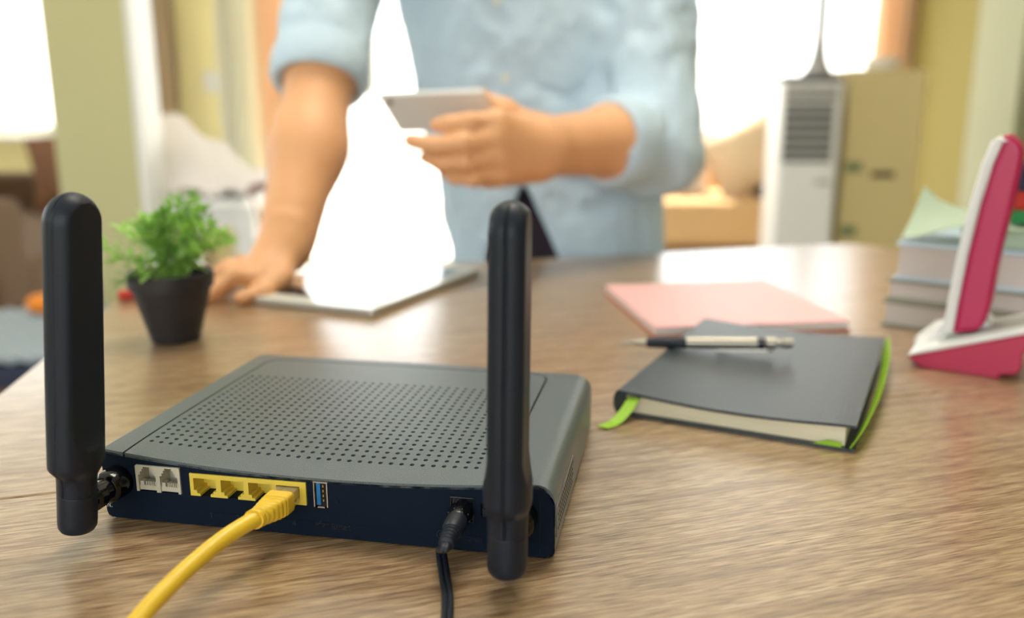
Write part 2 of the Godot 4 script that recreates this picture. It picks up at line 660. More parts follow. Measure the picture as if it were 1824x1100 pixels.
func window_at(called: String, x0: float, x1: float, y0: float, y1: float, z: float, bars: Array, along_x := true) -> void:
	var w := Node3D.new()
	w.name = called
	add_child(w)
	w.set_meta("kind", "structure")
	if along_x:
		w.position = Vector3(0, 0, z)
	else:
		w.position = Vector3(z, 0, 0)
		w.rotation.y = -HALF
	var t := 0.05
	part("window_frame", box(Vector3(x1 - x0, t, 0.07), Vector3((x0 + x1) / 2, y0 + t / 2, 0), 0.006), M.frame, w)
	part("window_frame", box(Vector3(x1 - x0, t, 0.07), Vector3((x0 + x1) / 2, y1 - t / 2, 0), 0.006), M.frame, w)
	part("window_frame", box(Vector3(t, y1 - y0 - 2 * t, 0.07), Vector3(x0 + t / 2, (y0 + y1) / 2, 0), 0.006), M.frame, w)
	part("window_frame", box(Vector3(t, y1 - y0 - 2 * t, 0.07), Vector3(x1 - t / 2, (y0 + y1) / 2, 0), 0.006), M.frame, w)
	var xs := [x0 + t]
	for b in bars:
		part("mullion", box(Vector3(0.045, y1 - y0 - 2 * t, 0.06), Vector3(b, (y0 + y1) / 2, 0), 0.006), M.frame, w)
		xs.append(b)
	xs.append(x1 - t)
	for i in xs.size() - 1:
		part("pane", box(Vector3(xs[i + 1] - xs[i] - 0.03, y1 - y0 - 2 * t, 0.004), Vector3((xs[i] + xs[i + 1]) / 2, (y0 + y1) / 2, 0)), M.pane, w)


func curtain(label: String, m: Material, x0: float, x1: float, y0: float, y1: float, z: float, folds: float, group := "") -> void:
	var g := Soup.new()
	var grid := []
	var n := int(folds * 10)
	for i in n + 1:
		var row := []
		for j in 7:
			var t := float(i) / n
			var y := lerpf(y0, y1, j / 6.0)
			row.append(Vector3(lerpf(x0, x1, t) + 0.008 * sin(j * 1.7 + t * 9.0), y, z + 0.035 * sin(t * folds * TAU) + 0.012 * sin(t * folds * 14.0 + j)))
		grid.append(row)
	g.sheet(grid, 0.004)
	var o := part("curtain", g, m, self, "", 60.0)
	tag(o, label, "curtain", group)


func build_room() -> void:
	var back := 2.6
	struct("floor", box(Vector3(6.6, 0.1, 8.4), Vector3(-0.7, -0.05, -1.4)), M.floor)
	struct("ceiling", box(Vector3(6.6, 0.1, 8.4), Vector3(-0.7, 2.75, -1.4)), M.ceiling)
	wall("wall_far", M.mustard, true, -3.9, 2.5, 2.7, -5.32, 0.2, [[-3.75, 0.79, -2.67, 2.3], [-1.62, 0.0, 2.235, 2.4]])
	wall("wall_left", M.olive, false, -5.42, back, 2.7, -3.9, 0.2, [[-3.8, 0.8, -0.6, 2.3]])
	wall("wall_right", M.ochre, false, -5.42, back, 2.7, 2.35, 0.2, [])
	wall("wall_back", M.cream, true, -4.0, 2.45, 2.7, back, 0.2, [[-3.2, 0.6, 0.6, 2.45]])
	window_at("window_1", -3.75, -2.67, 0.79, 2.3, -5.30, [])
	window_at("window_2", -1.62, 2.235, 0.0, 2.4, -5.30, [-0.82, 0.55])
	window_at("window_3", -3.8, -0.6, 0.8, 2.3, -3.9, [-2.2], false)
	window_at("window_4", -3.2, 0.6, 0.6, 2.45, back, [-1.3])
	struct("trim_1", box(Vector3(1.2, 0.03, 0.26), Vector3(-3.2, 0.775, -5.2), 0.005), M.frame)
	struct("ground_outside", box(Vector3(24, 0.1, 10), Vector3(0, -0.12, -10.5)), M.terrace)
	# pillar between the sofa and the bed corner, with a white casing on the side towards the window
	struct("pillar", box(Vector3(0.222, 2.7, 0.13), Vector3(-1.130, 1.35, -2.465), 0.004), M.olive)
	struct("trim_2", box(Vector3(0.02, 2.7, 0.14), Vector3(-1.008, 1.35, -2.465), 0.004), M.frame)
	# pale pilaster on the right wall
	struct("trim_3", box(Vector3(0.07, 2.7, 0.40), Vector3(2.215, 1.35, -4.06), 0.004), M.pale)
	curtain("taupe curtain hanging beside the left window, behind the pillar", M.curtain_taupe, -2.14, -1.90, 0.05, 2.5, -5.10, 3)
	curtain("cream curtain panel at the left end of the glass doors, beside the light switch", M.curtain_cream, -1.66, -1.42, 0.05, 2.5, -5.10, 3)
	curtain("tan curtain bunched against the glass doors, behind the resting arm", M.curtain_tan, -1.42, -1.22, 0.05, 2.5, -5.06, 3)
	curtain("orange-tan curtain at the right end of the glass doors, above the carton", M.curtain_tan, 2.03, 2.245, 0.05, 2.5, -5.10, 3)
	var lamp := thing("ceiling_lamp", "flat white ceiling lamp panel above the desk", "ceiling lamp", Vector3(0.15, 2.70, -1.10), 17)
	part("frame", box(Vector3(1.24, 0.045, 0.64), Vector3(0, -0.0225, 0), 0.006), M.frame, lamp)
	part("diffuser", box(Vector3(1.18, 0.008, 0.58), Vector3(0, -0.047, 0), 0.002), M.diffuser, lamp)
	var panel := AreaLight3D.new()
	panel.name = "lamp_light"
	lamp.add_child(panel)
	panel.position = Vector3(0, -0.056, 0)
	panel.rotation.x = -HALF
	panel.area_size = Vector2(1.18, 0.58)
	panel.area_normalize_energy = true
	panel.light_color = Color(1.0, 0.97, 0.90)
	panel.light_energy = 2.2
	panel.area_range = 12.0
	panel.shadow_enabled = true
	var sw := thing("light_switch", "small pale light switch on the yellow wall behind the pillar", "light switch", Vector3(-1.74, 1.09, -5.22))
	part("plate", box(Vector3(0.09, 0.12, 0.012), Vector3(0, 0, 0.006), 0.003), M.frame, sw)
	part("rocker", box(Vector3(0.03, 0.06, 0.008), Vector3(0, 0, 0.015), 0.002), M.white, sw)


func pillow(w: float, h: float, t: float, pinch := 0.35) -> Soup:
	var g := Soup.new()
	var n := 14
	for side in [1.0, -1.0]:
		var grid := []
		for i in n + 1:
			var row := []
			for j in n + 1:
				var u := -cos(PI * i / n)
				var v := -cos(PI * j / n)
				var e := pow(maxf(0.0, (1.0 - u * u) * (1.0 - v * v)), 0.45)
				var k := 1.0 - pinch * 0.25 * (u * u * (1.0 - v * v) + v * v * (1.0 - u * u))
				row.append(Vector3(u * w / 2 * k, v * h / 2 * k, side * t / 2 * e))
			grid.append(row)
		for i in n:
			for j in n:
				if side > 0:
					g.quad(grid[i][j], grid[i + 1][j], grid[i + 1][j + 1], grid[i][j + 1])
				else:
					g.quad(grid[i][j], grid[i][j + 1], grid[i + 1][j + 1], grid[i + 1][j])
	return g


func build_furniture() -> void:
	# brown sofa at the left, seen over its near arm
	var s := thing("sofa", "brown fabric sofa standing under the left window", "sofa", Vector3(-2.1, 0, -3.4))
	part("arm", box(Vector3(1.3, 0.66, 0.20), Vector3(-0.05, 0.35, 0.82), 0.03, 3), M.sofa_brown, s)
	part("arm", box(Vector3(1.3, 0.62, 0.20), Vector3(-0.05, 0.33, -0.86), 0.03, 3), M.sofa_brown, s)
	part("base", box(Vector3(1.25, 0.28, 1.5), Vector3(-0.05, 0.18, -0.02), 0.02), M.sofa_brown, s)
	part("seat_cushion", box(Vector3(1.1, 0.16, 1.46), Vector3(0.02, 0.40, -0.02), 0.05, 3), M.sofa_brown, s)
	part("backrest", box(Vector3(0.24, 0.58, 1.9), Vector3(-0.66, 0.55, -0.02), 0.06, 3), M.sofa_brown, s)
	var c := part("cushion", pillow(0.42, 0.36, 0.15), M.cushion_brown, self)
	c.position = Vector3(-1.97, 0.675, -4.0)
	c.rotation_degrees = Vector3(-24, 14, 8)
	tag(c, "dark brown scatter cushion leaning on the brown sofa beside the pillar", "cushion")

	# white bench with bedding, behind the pillar
	var b := thing("bench", "white wooden bench behind the pillar, piled with bedding", "bench", Vector3(-0.92, 0, -2.75))
	part("seat", box(Vector3(0.34, 0.05, 0.42), Vector3(-0.03, 0.665, 0), 0.008), M.white, b)
	for x in [-0.17, 0.135]:
		for z in [-0.18, 0.18]:
			part("leg", box(Vector3(0.052, 0.66, 0.052), Vector3(x, 0.33, z), 0.006), M.white, b)
	part("rail", box(Vector3(0.27, 0.035, 0.025), Vector3(-0.02, 0.622, 0.19), 0.004), M.white, b)
	var g := Soup.new()
	var grid := []
	for i in 25:
		var row := []
		for j in 19:
			var u := i / 24.0
			var v := j / 18.0
			var peak := 0.235 * (1.0 - pow(u, 1.35)) * (0.35 + 0.65 * sin(PI * v)) + 0.018 * sin(u * 17.0 + v * 5.0) * sin(PI * v)
			var edge := 0.016 + 0.02 * sin(u * 9.0) * sin(u * 9.0)
			row.append(Vector3(-0.20 + u * 0.345, 0.69 + edge + peak * smoothstep(0.0, 0.2, v) , 0.205 - v * 0.40))
		grid.append(row)
	g.sheet(grid, 0.014)
	var d := part("duvet", g, M.linen, self, "", 60.0)
	d.position = Vector3(-0.92, 0, -2.75)
	tag(d, "heap of white bed linen sloping down on the white bench", "bedding")
	var fold := part("blanket", pillow(0.24, 0.30, 0.034), M.maroon, self)
	fold.position = Vector3(-0.88, 0.709, -2.73)
	fold.rotation_degrees = Vector3(90, 0, 0)
	tag(fold, "dark maroon folded blanket peeking out under the white bed linen", "blanket")
	var st := part("bag_strap", tube_of(curve([Vector3(-0.80, 0.705, -2.575), Vector3(-0.762, 0.70, -2.545), Vector3(-0.745, 0.66, -2.535), Vector3(-0.737, 0.60, -2.535)]), [0.004]), M.cushion_brown, self)
	tag(st, "thin brown strap hanging over the end of the white bench", "strap")

	# beige sofa under the right half of the glass doors
	s = thing("sofa", "beige sofa with a low seat in front of the glass doors, beside the air cooler", "sofa", Vector3(0.95, 0, -4.5))
	part("base", box(Vector3(1.0, 0.26, 0.80), Vector3(0, 0.15, 0), 0.02), M.sofa_beige, s)
	part("seat_cushion", box(Vector3(0.70, 0.22, 0.78), Vector3(-0.06, 0.41, 0.03), 0.06, 3), M.sofa_beige, s)
	part("backrest", box(Vector3(1.0, 0.30, 0.20), Vector3(0, 0.52, -0.34), 0.06, 3), M.sofa_beige, s)
	part("arm", box(Vector3(0.16, 0.50, 0.84), Vector3(0.40, 0.30, 0), 0.04, 3), M.sofa_beige, s)
	part("arm", box(Vector3(0.16, 0.50, 0.84), Vector3(-0.46, 0.30, 0), 0.04, 3), M.sofa_beige, s)
	c = part("cushion", pillow(0.40, 0.36, 0.20), M.cushion_beige, self)
	c.position = Vector3(1.165, 0.70, -4.38)
	c.rotation_degrees = Vector3(-18, -8, 28)
	tag(c, "round beige cushion leaning on the beige sofa next to the air cooler", "cushion")
	c = part("cushion", pillow(0.36, 0.38, 0.15), M.linen, self)
	c.position = Vector3(0.86, 0.695, -4.50)
	c.rotation_degrees = Vector3(-16, 10, -14)
	tag(c, "white pillow on the beige sofa, right behind the shirt", "cushion")
	c = part("cushion", pillow(0.20, 0.13, 0.08), M.trousers, self)
	c.position = Vector3(1.26, 0.585, -4.33)
	c.rotation_degrees = Vector3(-20, 0, 30)
	tag(c, "small dark purple cushion tucked under the beige cushion", "cushion")

	# air cooler
	var a := thing("air_cooler", "white upright air cooler with a dark louvred outlet, beside the carton", "air cooler", Vector3(1.078, 0, -3.30), -6)
	part("body", box(Vector3(0.215, 0.99, 0.26), Vector3(0, 0.545, 0), 0.018, 3), M.white, a)
	part("top_cap", box(Vector3(0.20, 0.028, 0.25), Vector3(0.0, 1.044, 0), 0.01), M.dark, a)
	part("control_panel", box(Vector3(0.18, 0.055, 0.012), Vector3(-0.005, 0.995, 0.131), 0.004), M.cooler_grey, a)
	part("front_panel", box(Vector3(0.196, 0.62, 0.016), Vector3(-0.004, 0.42, 0.134), 0.006), M.white, a)
	part("badge", box(Vector3(0.055, 0.014, 0.004), Vector3(0.055, 0.685, 0.143), 0.001), M.cooler_grey, a)
	part("outlet", box(Vector3(0.172, 0.206, 0.012), Vector3(-0.006, 0.858, 0.126), 0.003), M.dark, a)
	for i in 6:
		part("louvre", box(Vector3(0.168, 0.020, 0.007), Vector3(-0.006, 0.775 + i * 0.0335, 0.136), 0.002, 2, Basis(Vector3.RIGHT, -0.5)), M.cooler_grey, a)
	for x in [-0.08, 0.08]:
		for z in [-0.1, 0.1]:
			part("foot", box(Vector3(0.03, 0.05, 0.03), Vector3(x, 0.025, z), 0.006), M.dark, a)
	var vase := Soup.new()
	vase.lathe([[0.0, 0.0], [0.058, 0.0], [0.06, 0.008], [0.046, 0.022], [0.032, 0.05], [0.024, 0.09], [0.019, 0.14], [0.017, 0.52], [0.026, 0.54], [0.020, 0.56], [0.0, 0.56]], 20)
	var v := part("stand", vase, M.cooler_grey, self)
	v.position = Vector3(1.120, 1.058, -3.30)
	tag(v, "slim grey stand with a flared foot on top of the air cooler", "stand")
	# carton
	var k := thing("carton", "tall brown cardboard carton standing to the right of the air cooler", "box", Vector3(1.355, 0, -3.37), -2)
	part("body", box(Vector3(0.268, 1.075, 0.30), Vector3(0, 0.5375, 0), 0.006), M.cardboard, k)
	for y in [0.735, 0.50]:
		part("tape", box(Vector3(0.06, 0.035, 0.002), Vector3(-0.098, y, 0.1515)), M.tape, k, "greenish tape")
	part("hand_hole", box(Vector3(0.085, 0.022, 0.002), Vector3(0.01, 0.708, 0.1505), 0.0009), M.soil, k)
	part("flap", box(Vector3(0.265, 0.006, 0.148), Vector3(0, 1.078, 0.075), 0.002), M.cardboard, k)
	part("flap", box(Vector3(0.265, 0.006, 0.148), Vector3(0, 1.078, -0.076), 0.002), M.cardboard, k)
	var tray := Soup.new()
	tray.lathe([[0.0, 0.0], [0.05, 0.0], [0.064, 0.03], [0.066, 0.045], [0.060, 0.045], [0.047, 0.008], [0.0, 0.008]], 24)
	var bowl := part("bowl", tray, M.white, self)
	bowl.position = Vector3(1.375, 1.081, -3.36)
	tag(bowl, "small white bowl on top of the cardboard carton", "bowl")

	# seat beside the desk
	var ch := thing("stool", "low stool with a grey woven seat beside the left edge of the desk", "stool", Vector3(-1.16, 0, -1.93), 8)
	part("seat_pan", box(Vector3(0.52, 0.05, 0.46), Vector3(0, 0.405, 0), 0.012), M.navy, ch)
	for i in 17:
		var w := Soup.new()
		var path := []
		for q in 27:
			path.append(Vector3(-0.25 + q * 0.0192, 0.444 + 0.0035 * (1 if (q + i) % 2 else -1), -0.215 + i * 0.027))
		w.tube(path, [0.0115], 6, 1.0)
		part("woven_strand", w, M.woven, ch, "", 60.0)
	for x in [-0.22, 0.22]:
		for z in [-0.19, 0.19]:
			part("leg", box(Vector3(0.035, 0.385, 0.035), Vector3(x, 0.1925, z), 0.004), M.navy, ch)
	var ball := Soup.new()
	ball.rbox(Vector3(0, 0.022, 0), Vector3(0.075, 0.044, 0.06), 0.02, 3)
	var toy := part("pouch", ball, M.orange, self)
	toy.position = Vector3(-1.145, 0.459, -2.08)
	tag(toy, "small orange pouch on the grey woven stool", "pouch")
	var nb := part("tin", box(Vector3(0.07, 0.08, 0.06), Vector3(0, 0.04, 0), 0.01), M.navy, self)
	nb.position = Vector3(-1.06, 0.459, -2.10)
	tag(nb, "small navy blue tin beside the orange pouch on the stool", "tin")


func tube_of(path: Array, radii: Array, seg := 10) -> Soup:
	var g := Soup.new()
	g.tube(path, radii, seg)
	return g


func build_desk() -> void:
	var d := thing("desk", "wide light oak desk with two wooden tabletop panels", "desk", Vector3(-0.44, 0, -1.012), 17)
	# in the desk's own axes x runs along the far edge and z towards the viewer
	var inv := d.transform.affine_inverse()
	var l0: Vector3 = inv * Vector3(-0.44, 0.75, -1.0115)
	var l1: Vector3 = inv * Vector3(-0.3672, 0.75, -0.5942)
	var slope := (l1.x - l0.x) / (l1.z - l0.z)
	var w := 1.015
	var seam := 0.612 + 0.003
	for k in 2:
		var z0 := 0.0 if k == 0 else seam + 0.0006
		var z1 := seam - 0.0006 if k == 0 else 1.16
		var poly := PackedVector2Array([Vector2(slope * z0, -z0), Vector2(slope * z1, -z1), Vector2(w + 0.02 * k, -z1), Vector2(w, -z0)])
		if k == 0:
			poly = PackedVector2Array([Vector2(slope * z0, -z0), Vector2(slope * z1, -z1), Vector2(w, -z1), Vector2(w, -0.06), Vector2(w - 0.006, -0.034), Vector2(w - 0.022, -0.014), Vector2(w - 0.05, -0.002), Vector2(w - 0.07, 0.0)])
		var g := Soup.new()
		g.extrude(poly, 0.722, 0.75, 0.0012, Basis(Vector3.RIGHT, -HALF))
		part("tabletop_panel", g, M.wood, d)
	for p in [Vector2(0.02, 0.08), Vector2(0.94, 0.08), Vector2(0.16, 1.06), Vector2(0.94, 1.06)]:
		part("leg", box(Vector3(0.05, 0.722, 0.05), Vector3(p.x, 0.361, p.y), 0.004), M.cooler_grey, d)
	part("apron", box(Vector3(0.86, 0.06, 0.02), Vector3(0.48, 0.69, 0.09)), M.cooler_grey, d)
	part("apron", box(Vector3(0.74, 0.06, 0.02), Vector3(0.55, 0.69, 1.05)), M.cooler_grey, d)


# ---------------------------------------------------------------- router
const MM := 0.001
const RW := 225.0
const RD := 170.0
const RH := 37.0


func droop(u: float, v: float) -> float:
	var t := (u - 112.5) / 112.5
	return 6.6 * maxf(0.0, 1.0 - t * t) * exp(-v / 24.0)


func top_at(u: float, v: float, down := 0.0) -> Vector3:   # on the router's lid, in its own axes
	return Vector3(u, RH - droop(u, v) - down, -v) * MM


func panel_point(u: float, v: float) -> Vector2:   # rounds the two far corners of the vent panel
	var u0 := 13.2
	var u1 := 198.2
	var v1 := 159.0
	var r := 9.0
	var q := Vector2(u, v)
	for side in [[u0 + r, -1.0], [u1 - r, 1.0]]:
		var a := Vector2((u - side[0]) * side[1], v - (v1 - r))
		if a.x > 0.0 and a.y > 0.0:
			var k := maxf(a.x, a.y) / a.length()
			q = Vector2(side[0] + a.x * k * side[1], v1 - r + a.y * k)
	return q


func build_router() -> void:
	var yaw := -10.79
	var r := thing("router", "black wireless router with two upright antennas on the desk", "router", Vector3(-0.2022, 0.75, -0.4005), yaw)

	# lid: vent panel with a square pattern of real holes
	var g := Soup.new()
	var us := [13.2, 15.2]
	var pitch := 5.25
	var cols := 33
	var rows := 22
	var hu0 := 18.0
	var hv0 := 15.5
	var pv := 5.1
	for i in cols + 1:
		us.append(hu0 + (i - 0.5) * pitch)
	us.append(195.0)
	us.append(198.2)
	us.sort()
	var vs := [0.0, 4.0, 8.5]
	for j in rows + 1:
		vs.append(hv0 + (j - 0.5) * pv)
	for x in [132.0, 140.0, 150.0, 153.0, 156.0, 159.0]:
		vs.append(x)
	vs.sort()
	var lift := func(u: float, v: float, down: float) -> Vector3:
		var q := panel_point(u, v)
		return top_at(q.x, q.y, down)
	for i in us.size() - 1:
		for j in vs.size() - 1:
			var a0: float = us[i]
			var a1: float = us[i + 1]
			var b0: float = vs[j]
			var b1: float = vs[j + 1]
			var cu := (a0 + a1) / 2
			var cv := (b0 + b1) / 2
			var is_hole := absf((a1 - a0) - pitch) < 0.01 and absf((b1 - b0) - pv) < 0.01
			if not is_hole:
				g.quad(lift.call(a0, b0, 0.0), lift.call(a1, b0, 0.0), lift.call(a1, b1, 0.0), lift.call(a0, b1, 0.0))
				continue
			var ring := []
			var deep := []
			var outer := []
			for k in 8:
				var t := TAU * k / 8.0
				var c := cos(t)
				var s := sin(t)
				ring.append(top_at(cu + 1.18 * c, cv + 1.18 * s))
				deep.append(top_at(cu + 1.18 * c, cv + 1.18 * s, 1.6))
				var m := maxf(absf(c), absf(s))
				outer.append(top_at(cu + c / m * pitch / 2, cv + s / m * pv / 2))
			for k in 8:
				var n := (k + 1) % 8
				g.quad(outer[k], outer[n], ring[n], ring[k])
				g.quad(ring[k], ring[n], deep[n], deep[k])
	# rolled near edge of the panel
	for i in us.size() - 1:
		var p0 := top_at(us[i], 0.0)
		var p1 := top_at(us[i + 1], 0.0)
		g.quad(p0 - Vector3(0, 2.2, 0) * MM, p1 - Vector3(0, 2.2, 0) * MM, p1, p0)
	part("vent_panel", g, M.shell, r, "", 30.0)

	# frame of the lid with the sides
	g = Soup.new()
	var path := []   # [inner, outer, normal, fillet]
	var n_side := 22
	for i in n_side + 1:
		var v := 149.0 * i / n_side
		path.append([Vector2(12.1, v), Vector2(0, v * 160.0 / 149.0), Vector2(-1, 0), 1.4])
	for i in range(1, 7):
		var t := HALF * i / 6.0
		path.append([Vector2(22.5 - 10.4 * cos(t), 149.7 + 10.4 * sin(t)), Vector2(5.0 - 5.0 * cos(t), 165.0 + 5.0 * sin(t)), Vector2(-cos(t), sin(t)), 1.4])
	for i in range(1, 24):
		var u := lerpf(22.5, 188.5, i / 23.0)
		path.append([Vector2(u, 160.1), Vector2(lerpf(5.0, 216.0, i / 23.0), RD), Vector2(0, 1), lerpf(1.4, 8.0, smoothstep(0.6, 1.0, i / 23.0))])
	for i in range(1, 7):
		var t := HALF * i / 6.0
		path.append([Vector2(188.5 + 10.8 * sin(t), 149.7 + 10.4 * cos(t)), Vector2(216.0 + 9.5 * sin(t), 160.5 + 9.5 * cos(t)), Vector2(sin(t), cos(t)), 9.0])
	for i in range(1, n_side + 1):
		var v := 149.0 * (1.0 - float(i) / n_side)
		path.append([Vector2(199.3, v), Vector2(225.5, v * 160.0 / 149.0), Vector2(1, 0), 9.5])
	var lines := []
	for p in path:
		var line := []
		var inn: Vector2 = p[0]
		var out: Vector2 = p[1]
		var nrm: Vector2 = p[2]
		var f: float = p[3]
		line.append(top_at(inn.x, inn.y, 1.8))
		var edge := out - nrm * f
		for k in 4:
			var q := inn.lerp(edge, k / 3.0)
			line.append(top_at(q.x, q.y))
		for k in range(1, 7):
			var t := HALF * k / 6.0
			var q := edge + nrm * f * sin(t)
			line.append(top_at(q.x, q.y, f * (1.0 - cos(t))))
		for yy in [20.0, 4.0]:
			line.append(Vector3(out.x, yy, -out.y) * MM)
		line.append(Vector3(out.x - nrm.x * 0.8, 1.6, -out.y + nrm.y * 0.8) * MM)
		line.append(Vector3(out.x - nrm.x * 3.0, 0.4, -out.y + nrm.y * 3.0) * MM)
		lines.append(line)
	for i in lines.size() - 1:
		for k in lines[0].size() - 1:
			g.quad(lines[i][k], lines[i + 1][k], lines[i + 1][k + 1], lines[i][k + 1])
	# close the near end of the frame with a lip
	for e in [0, lines.size() - 1]:
		for k in range(1, 11):
			var a: Vector3 = lines[e][k]
			var b: Vector3 = lines[e][k + 1]
			var la := a - Vector3(0, 2.2, 0) * MM
			var lb := b - Vector3(0, 2.2, 0) * MM
			if e == 0:
				g.quad(lb, la, a, b)
			else:
				g.quad(la, lb, b, a)
	part("lid_frame", g, M.shell, r, "", 34.0)
	# inside: dark tray right under the lid
	g = Soup.new()
	var nu := 24
	var nv := 16
	for i in nu:
		for j in nv:
			var c := []
			for q in [[0, 0], [1, 0], [1, 1], [0, 1]]:
				var u := lerpf(3.0, 216.0, (i + q[0]) / float(nu))
				var v := lerpf(1.5, 165.0, (j + q[1]) / float(nv))
				c.append(top_at(u, v, 3.2))
			g.quad(c[0], c[1], c[2], c[3])
	part("inner_tray", g, M.hollow, r)
	part("base_plate", box(Vector3(218, 1.2, 165) * MM, Vector3(112, 0.9, -84) * MM), M.hollow, r)
	for p in [Vector2(15, 14), Vector2(205, 14), Vector2(15, 155), Vector2(205, 155)]:
		var foot := Soup.new()
		foot.lathe([[0.0, 0.0], [5.0 * MM, 0.0], [5.0 * MM, 0.5 * MM], [0.0, 0.5 * MM]], 14, Vector3(p.x, 0, -p.y) * MM)
		part("rubber_foot", foot, M.rubber, r)
	# perforated strip on the right side
	g = Soup.new()
	g.rbox(Vector3(225.5, 17, -34) * MM, Vector3(0.9, 15, 62) * MM, 0.4 * MM, 2)
	part("side_vent", g, M.shell, r)
	g = Soup.new()
	for i in 15:
		for j in 4:
			g.lathe([[0.0, 0.12 * MM], [0.9 * MM, 0.12 * MM], [0.9 * MM, 0.0]], 6, Vector3(225.95, 12.0 + j * 3.4, -8.0 - i * 3.7 - (j % 2) * 1.8) * MM, Basis(Vector3.FORWARD, HALF))
	var sv := part("side_vent_slots", g, M.hollow, r)
	sv.set_meta("kind", "stuff")

	# back panel with cut-outs
	var holes := [[18.1, 16.2, 42.3, 30.1], [47.1, 16.2, 107.3, 28.0], [110.4, 15.4, 117.9, 29.0], [121.2, 18.8, 123.0, 20.6], [177.6, 15.2, 188.0, 26.9], [191.4, 18.3, 196.4, 24.7]]
	var cuts := []
	for i in 61:
		cuts.append(0.4 + (RW - 0.4) * i / 60.0)
	for h in holes:
		cuts.append(h[0])
		cuts.append(h[2])
	cuts.sort()
	var bot := func(u: float) -> float:
		if u < 4.5:
			return 0.6 + 5.0 - sqrt(maxf(0.0, 25.0 - pow(4.5 - u, 2.0) * 1.23))
		if u > 221.0:
			return 0.6 + 3.0 - sqrt(maxf(0.0, 9.0 - pow((u - 221.0) * 0.75, 2.0)))
		return 0.6
	var cap := func(u: float) -> float:
		var y := RH - droop(u, 0.0) - 1.2
		if u > 215.5:
			y = RH - 10.5 + sqrt(maxf(0.0, 9.3 * 9.3 - pow(u - 215.5, 2.0)))
		return y
	g = Soup.new()
	for i in cuts.size() - 1:
		var a: float = cuts[i]
		var b: float = cuts[i + 1]
		if b - a < 0.001:
			continue
		var spans := [[bot.call(a), bot.call(b), cap.call(a), cap.call(b)]]
		for h in holes:
			if a > h[0] - 0.001 and b < h[2] + 0.001:
				spans = [[bot.call(a), bot.call(b), h[1], h[1]], [h[3], h[3], cap.call(a), cap.call(b)]]
		for s in spans:
			g.quad(Vector3(a, s[0], 0) * MM, Vector3(b, s[1], 0) * MM, Vector3(b, s[3], 0) * MM, Vector3(a, s[2], 0) * MM)
		g.quad(Vector3(a, bot.call(a), -3) * MM, Vector3(b, bot.call(b), -3) * MM, Vector3(b, bot.call(b), 0) * MM, Vector3(a, bot.call(a), 0) * MM)
	for h in holes:
		var c := [Vector3(h[0], h[1], 0), Vector3(h[2], h[1], 0), Vector3(h[2], h[3], 0), Vector3(h[0], h[3], 0)]
		for k in 4:
			var p: Vector3 = c[k]
			var q: Vector3 = c[(k + 1) % 4]
			g.quad(p * MM, (p - Vector3(0, 0, 9)) * MM, (q - Vector3(0, 0, 9)) * MM, q * MM)
		g.quad((c[0] - Vector3(0, 0, 9)) * MM, (c[1] - Vector3(0, 0, 9)) * MM, (c[2] - Vector3(0, 0, 9)) * MM, (c[3] - Vector3(0, 0, 9)) * MM)
	part("back_panel", g, M.panel, r, "", 20.0)
	# seam of the end cap, label strip and the moulded markings
	part("cap_seam", box(Vector3(0.35, 26, 0.3) * MM, Vector3(218.6, 15, 0.05) * MM), M.hollow, r)
	part("label_strip", box(Vector3(202, 3.8, 0.24) * MM, Vector3(119.9, 6.5, 0.1) * MM, 0.1 * MM, 1), M.panel, r)
	for w in [["Reset", 120.5, 5.6, 2.9], ["1", 54.0, 5.4, 2.7], ["2", 68.0, 5.4, 2.7], ["3", 82.5, 5.4, 2.7], ["4", 97.0, 5.4, 2.7], ["On/Off", 184.0, 5.2, 2.4]]:
		part("moulded_text", text_mesh(w[0], w[3] * MM), M.faint, r).position = Vector3(w[1] + 3.0, w[2] + 1.0, 0.3) * MM
	var power := Soup.new()
	arc_bar(power, Vector3(198.5, 7.0, 0.3) * MM, 1.5 * MM, 0.35 * MM, 2.1, 7.3)
	power.box(Vector3(198.5, 8.3, 0.3) * MM, Vector3(0.35, 1.7, 0.2) * MM)
	part("power_symbol", power, M.faint, r)
	var dc := Soup.new()
	arc_bar(dc, Vector3(172.5, 7.6, 0.3) * MM, 2.0 * MM, 0.35 * MM, 0.0, TAU)
	arc_bar(dc, Vector3(172.5, 7.6, 0.3) * MM, 0.7 * MM, 0.5 * MM, 0.0, TAU)
	part("socket_symbol", dc, M.faint, r)
	var usb := Soup.new()
	usb.box(Vector3(114.5, 7.4, 0.3) * MM, Vector3(6.0, 0.4, 0.2) * MM)
	usb.box(Vector3(113.2, 8.1, 0.3) * MM, Vector3(2.0, 0.4, 0.2) * MM, Basis(Vector3.BACK, 0.8))
	usb.box(Vector3(115.2, 6.7, 0.3) * MM, Vector3(2.0, 0.4, 0.2) * MM, Basis(Vector3.BACK, 0.8))
	arc_bar(usb, Vector3(111.6, 7.4, 0.3) * MM, 0.5 * MM, 0.5 * MM, 0.0, TAU)
	part("plug_symbol", usb, M.faint, r)
	for w in [["ITY", 1.75, 9.2], ["N.", 2.0, 7.1]]:
		part("printed_text", text_mesh(w[0], 2.0 * MM), M.print, r, "white printed letters").position = Vector3(w[1], w[2], 0.15) * MM

	# telephone sockets
	var body := PackedVector2Array([Vector2(18.4, 16.3), Vector2(18.4, 29.4), Vector2(18.9, 29.95), Vector2(41.6, 29.95), Vector2(42.1, 29.4), Vector2(42.1, 16.3)])
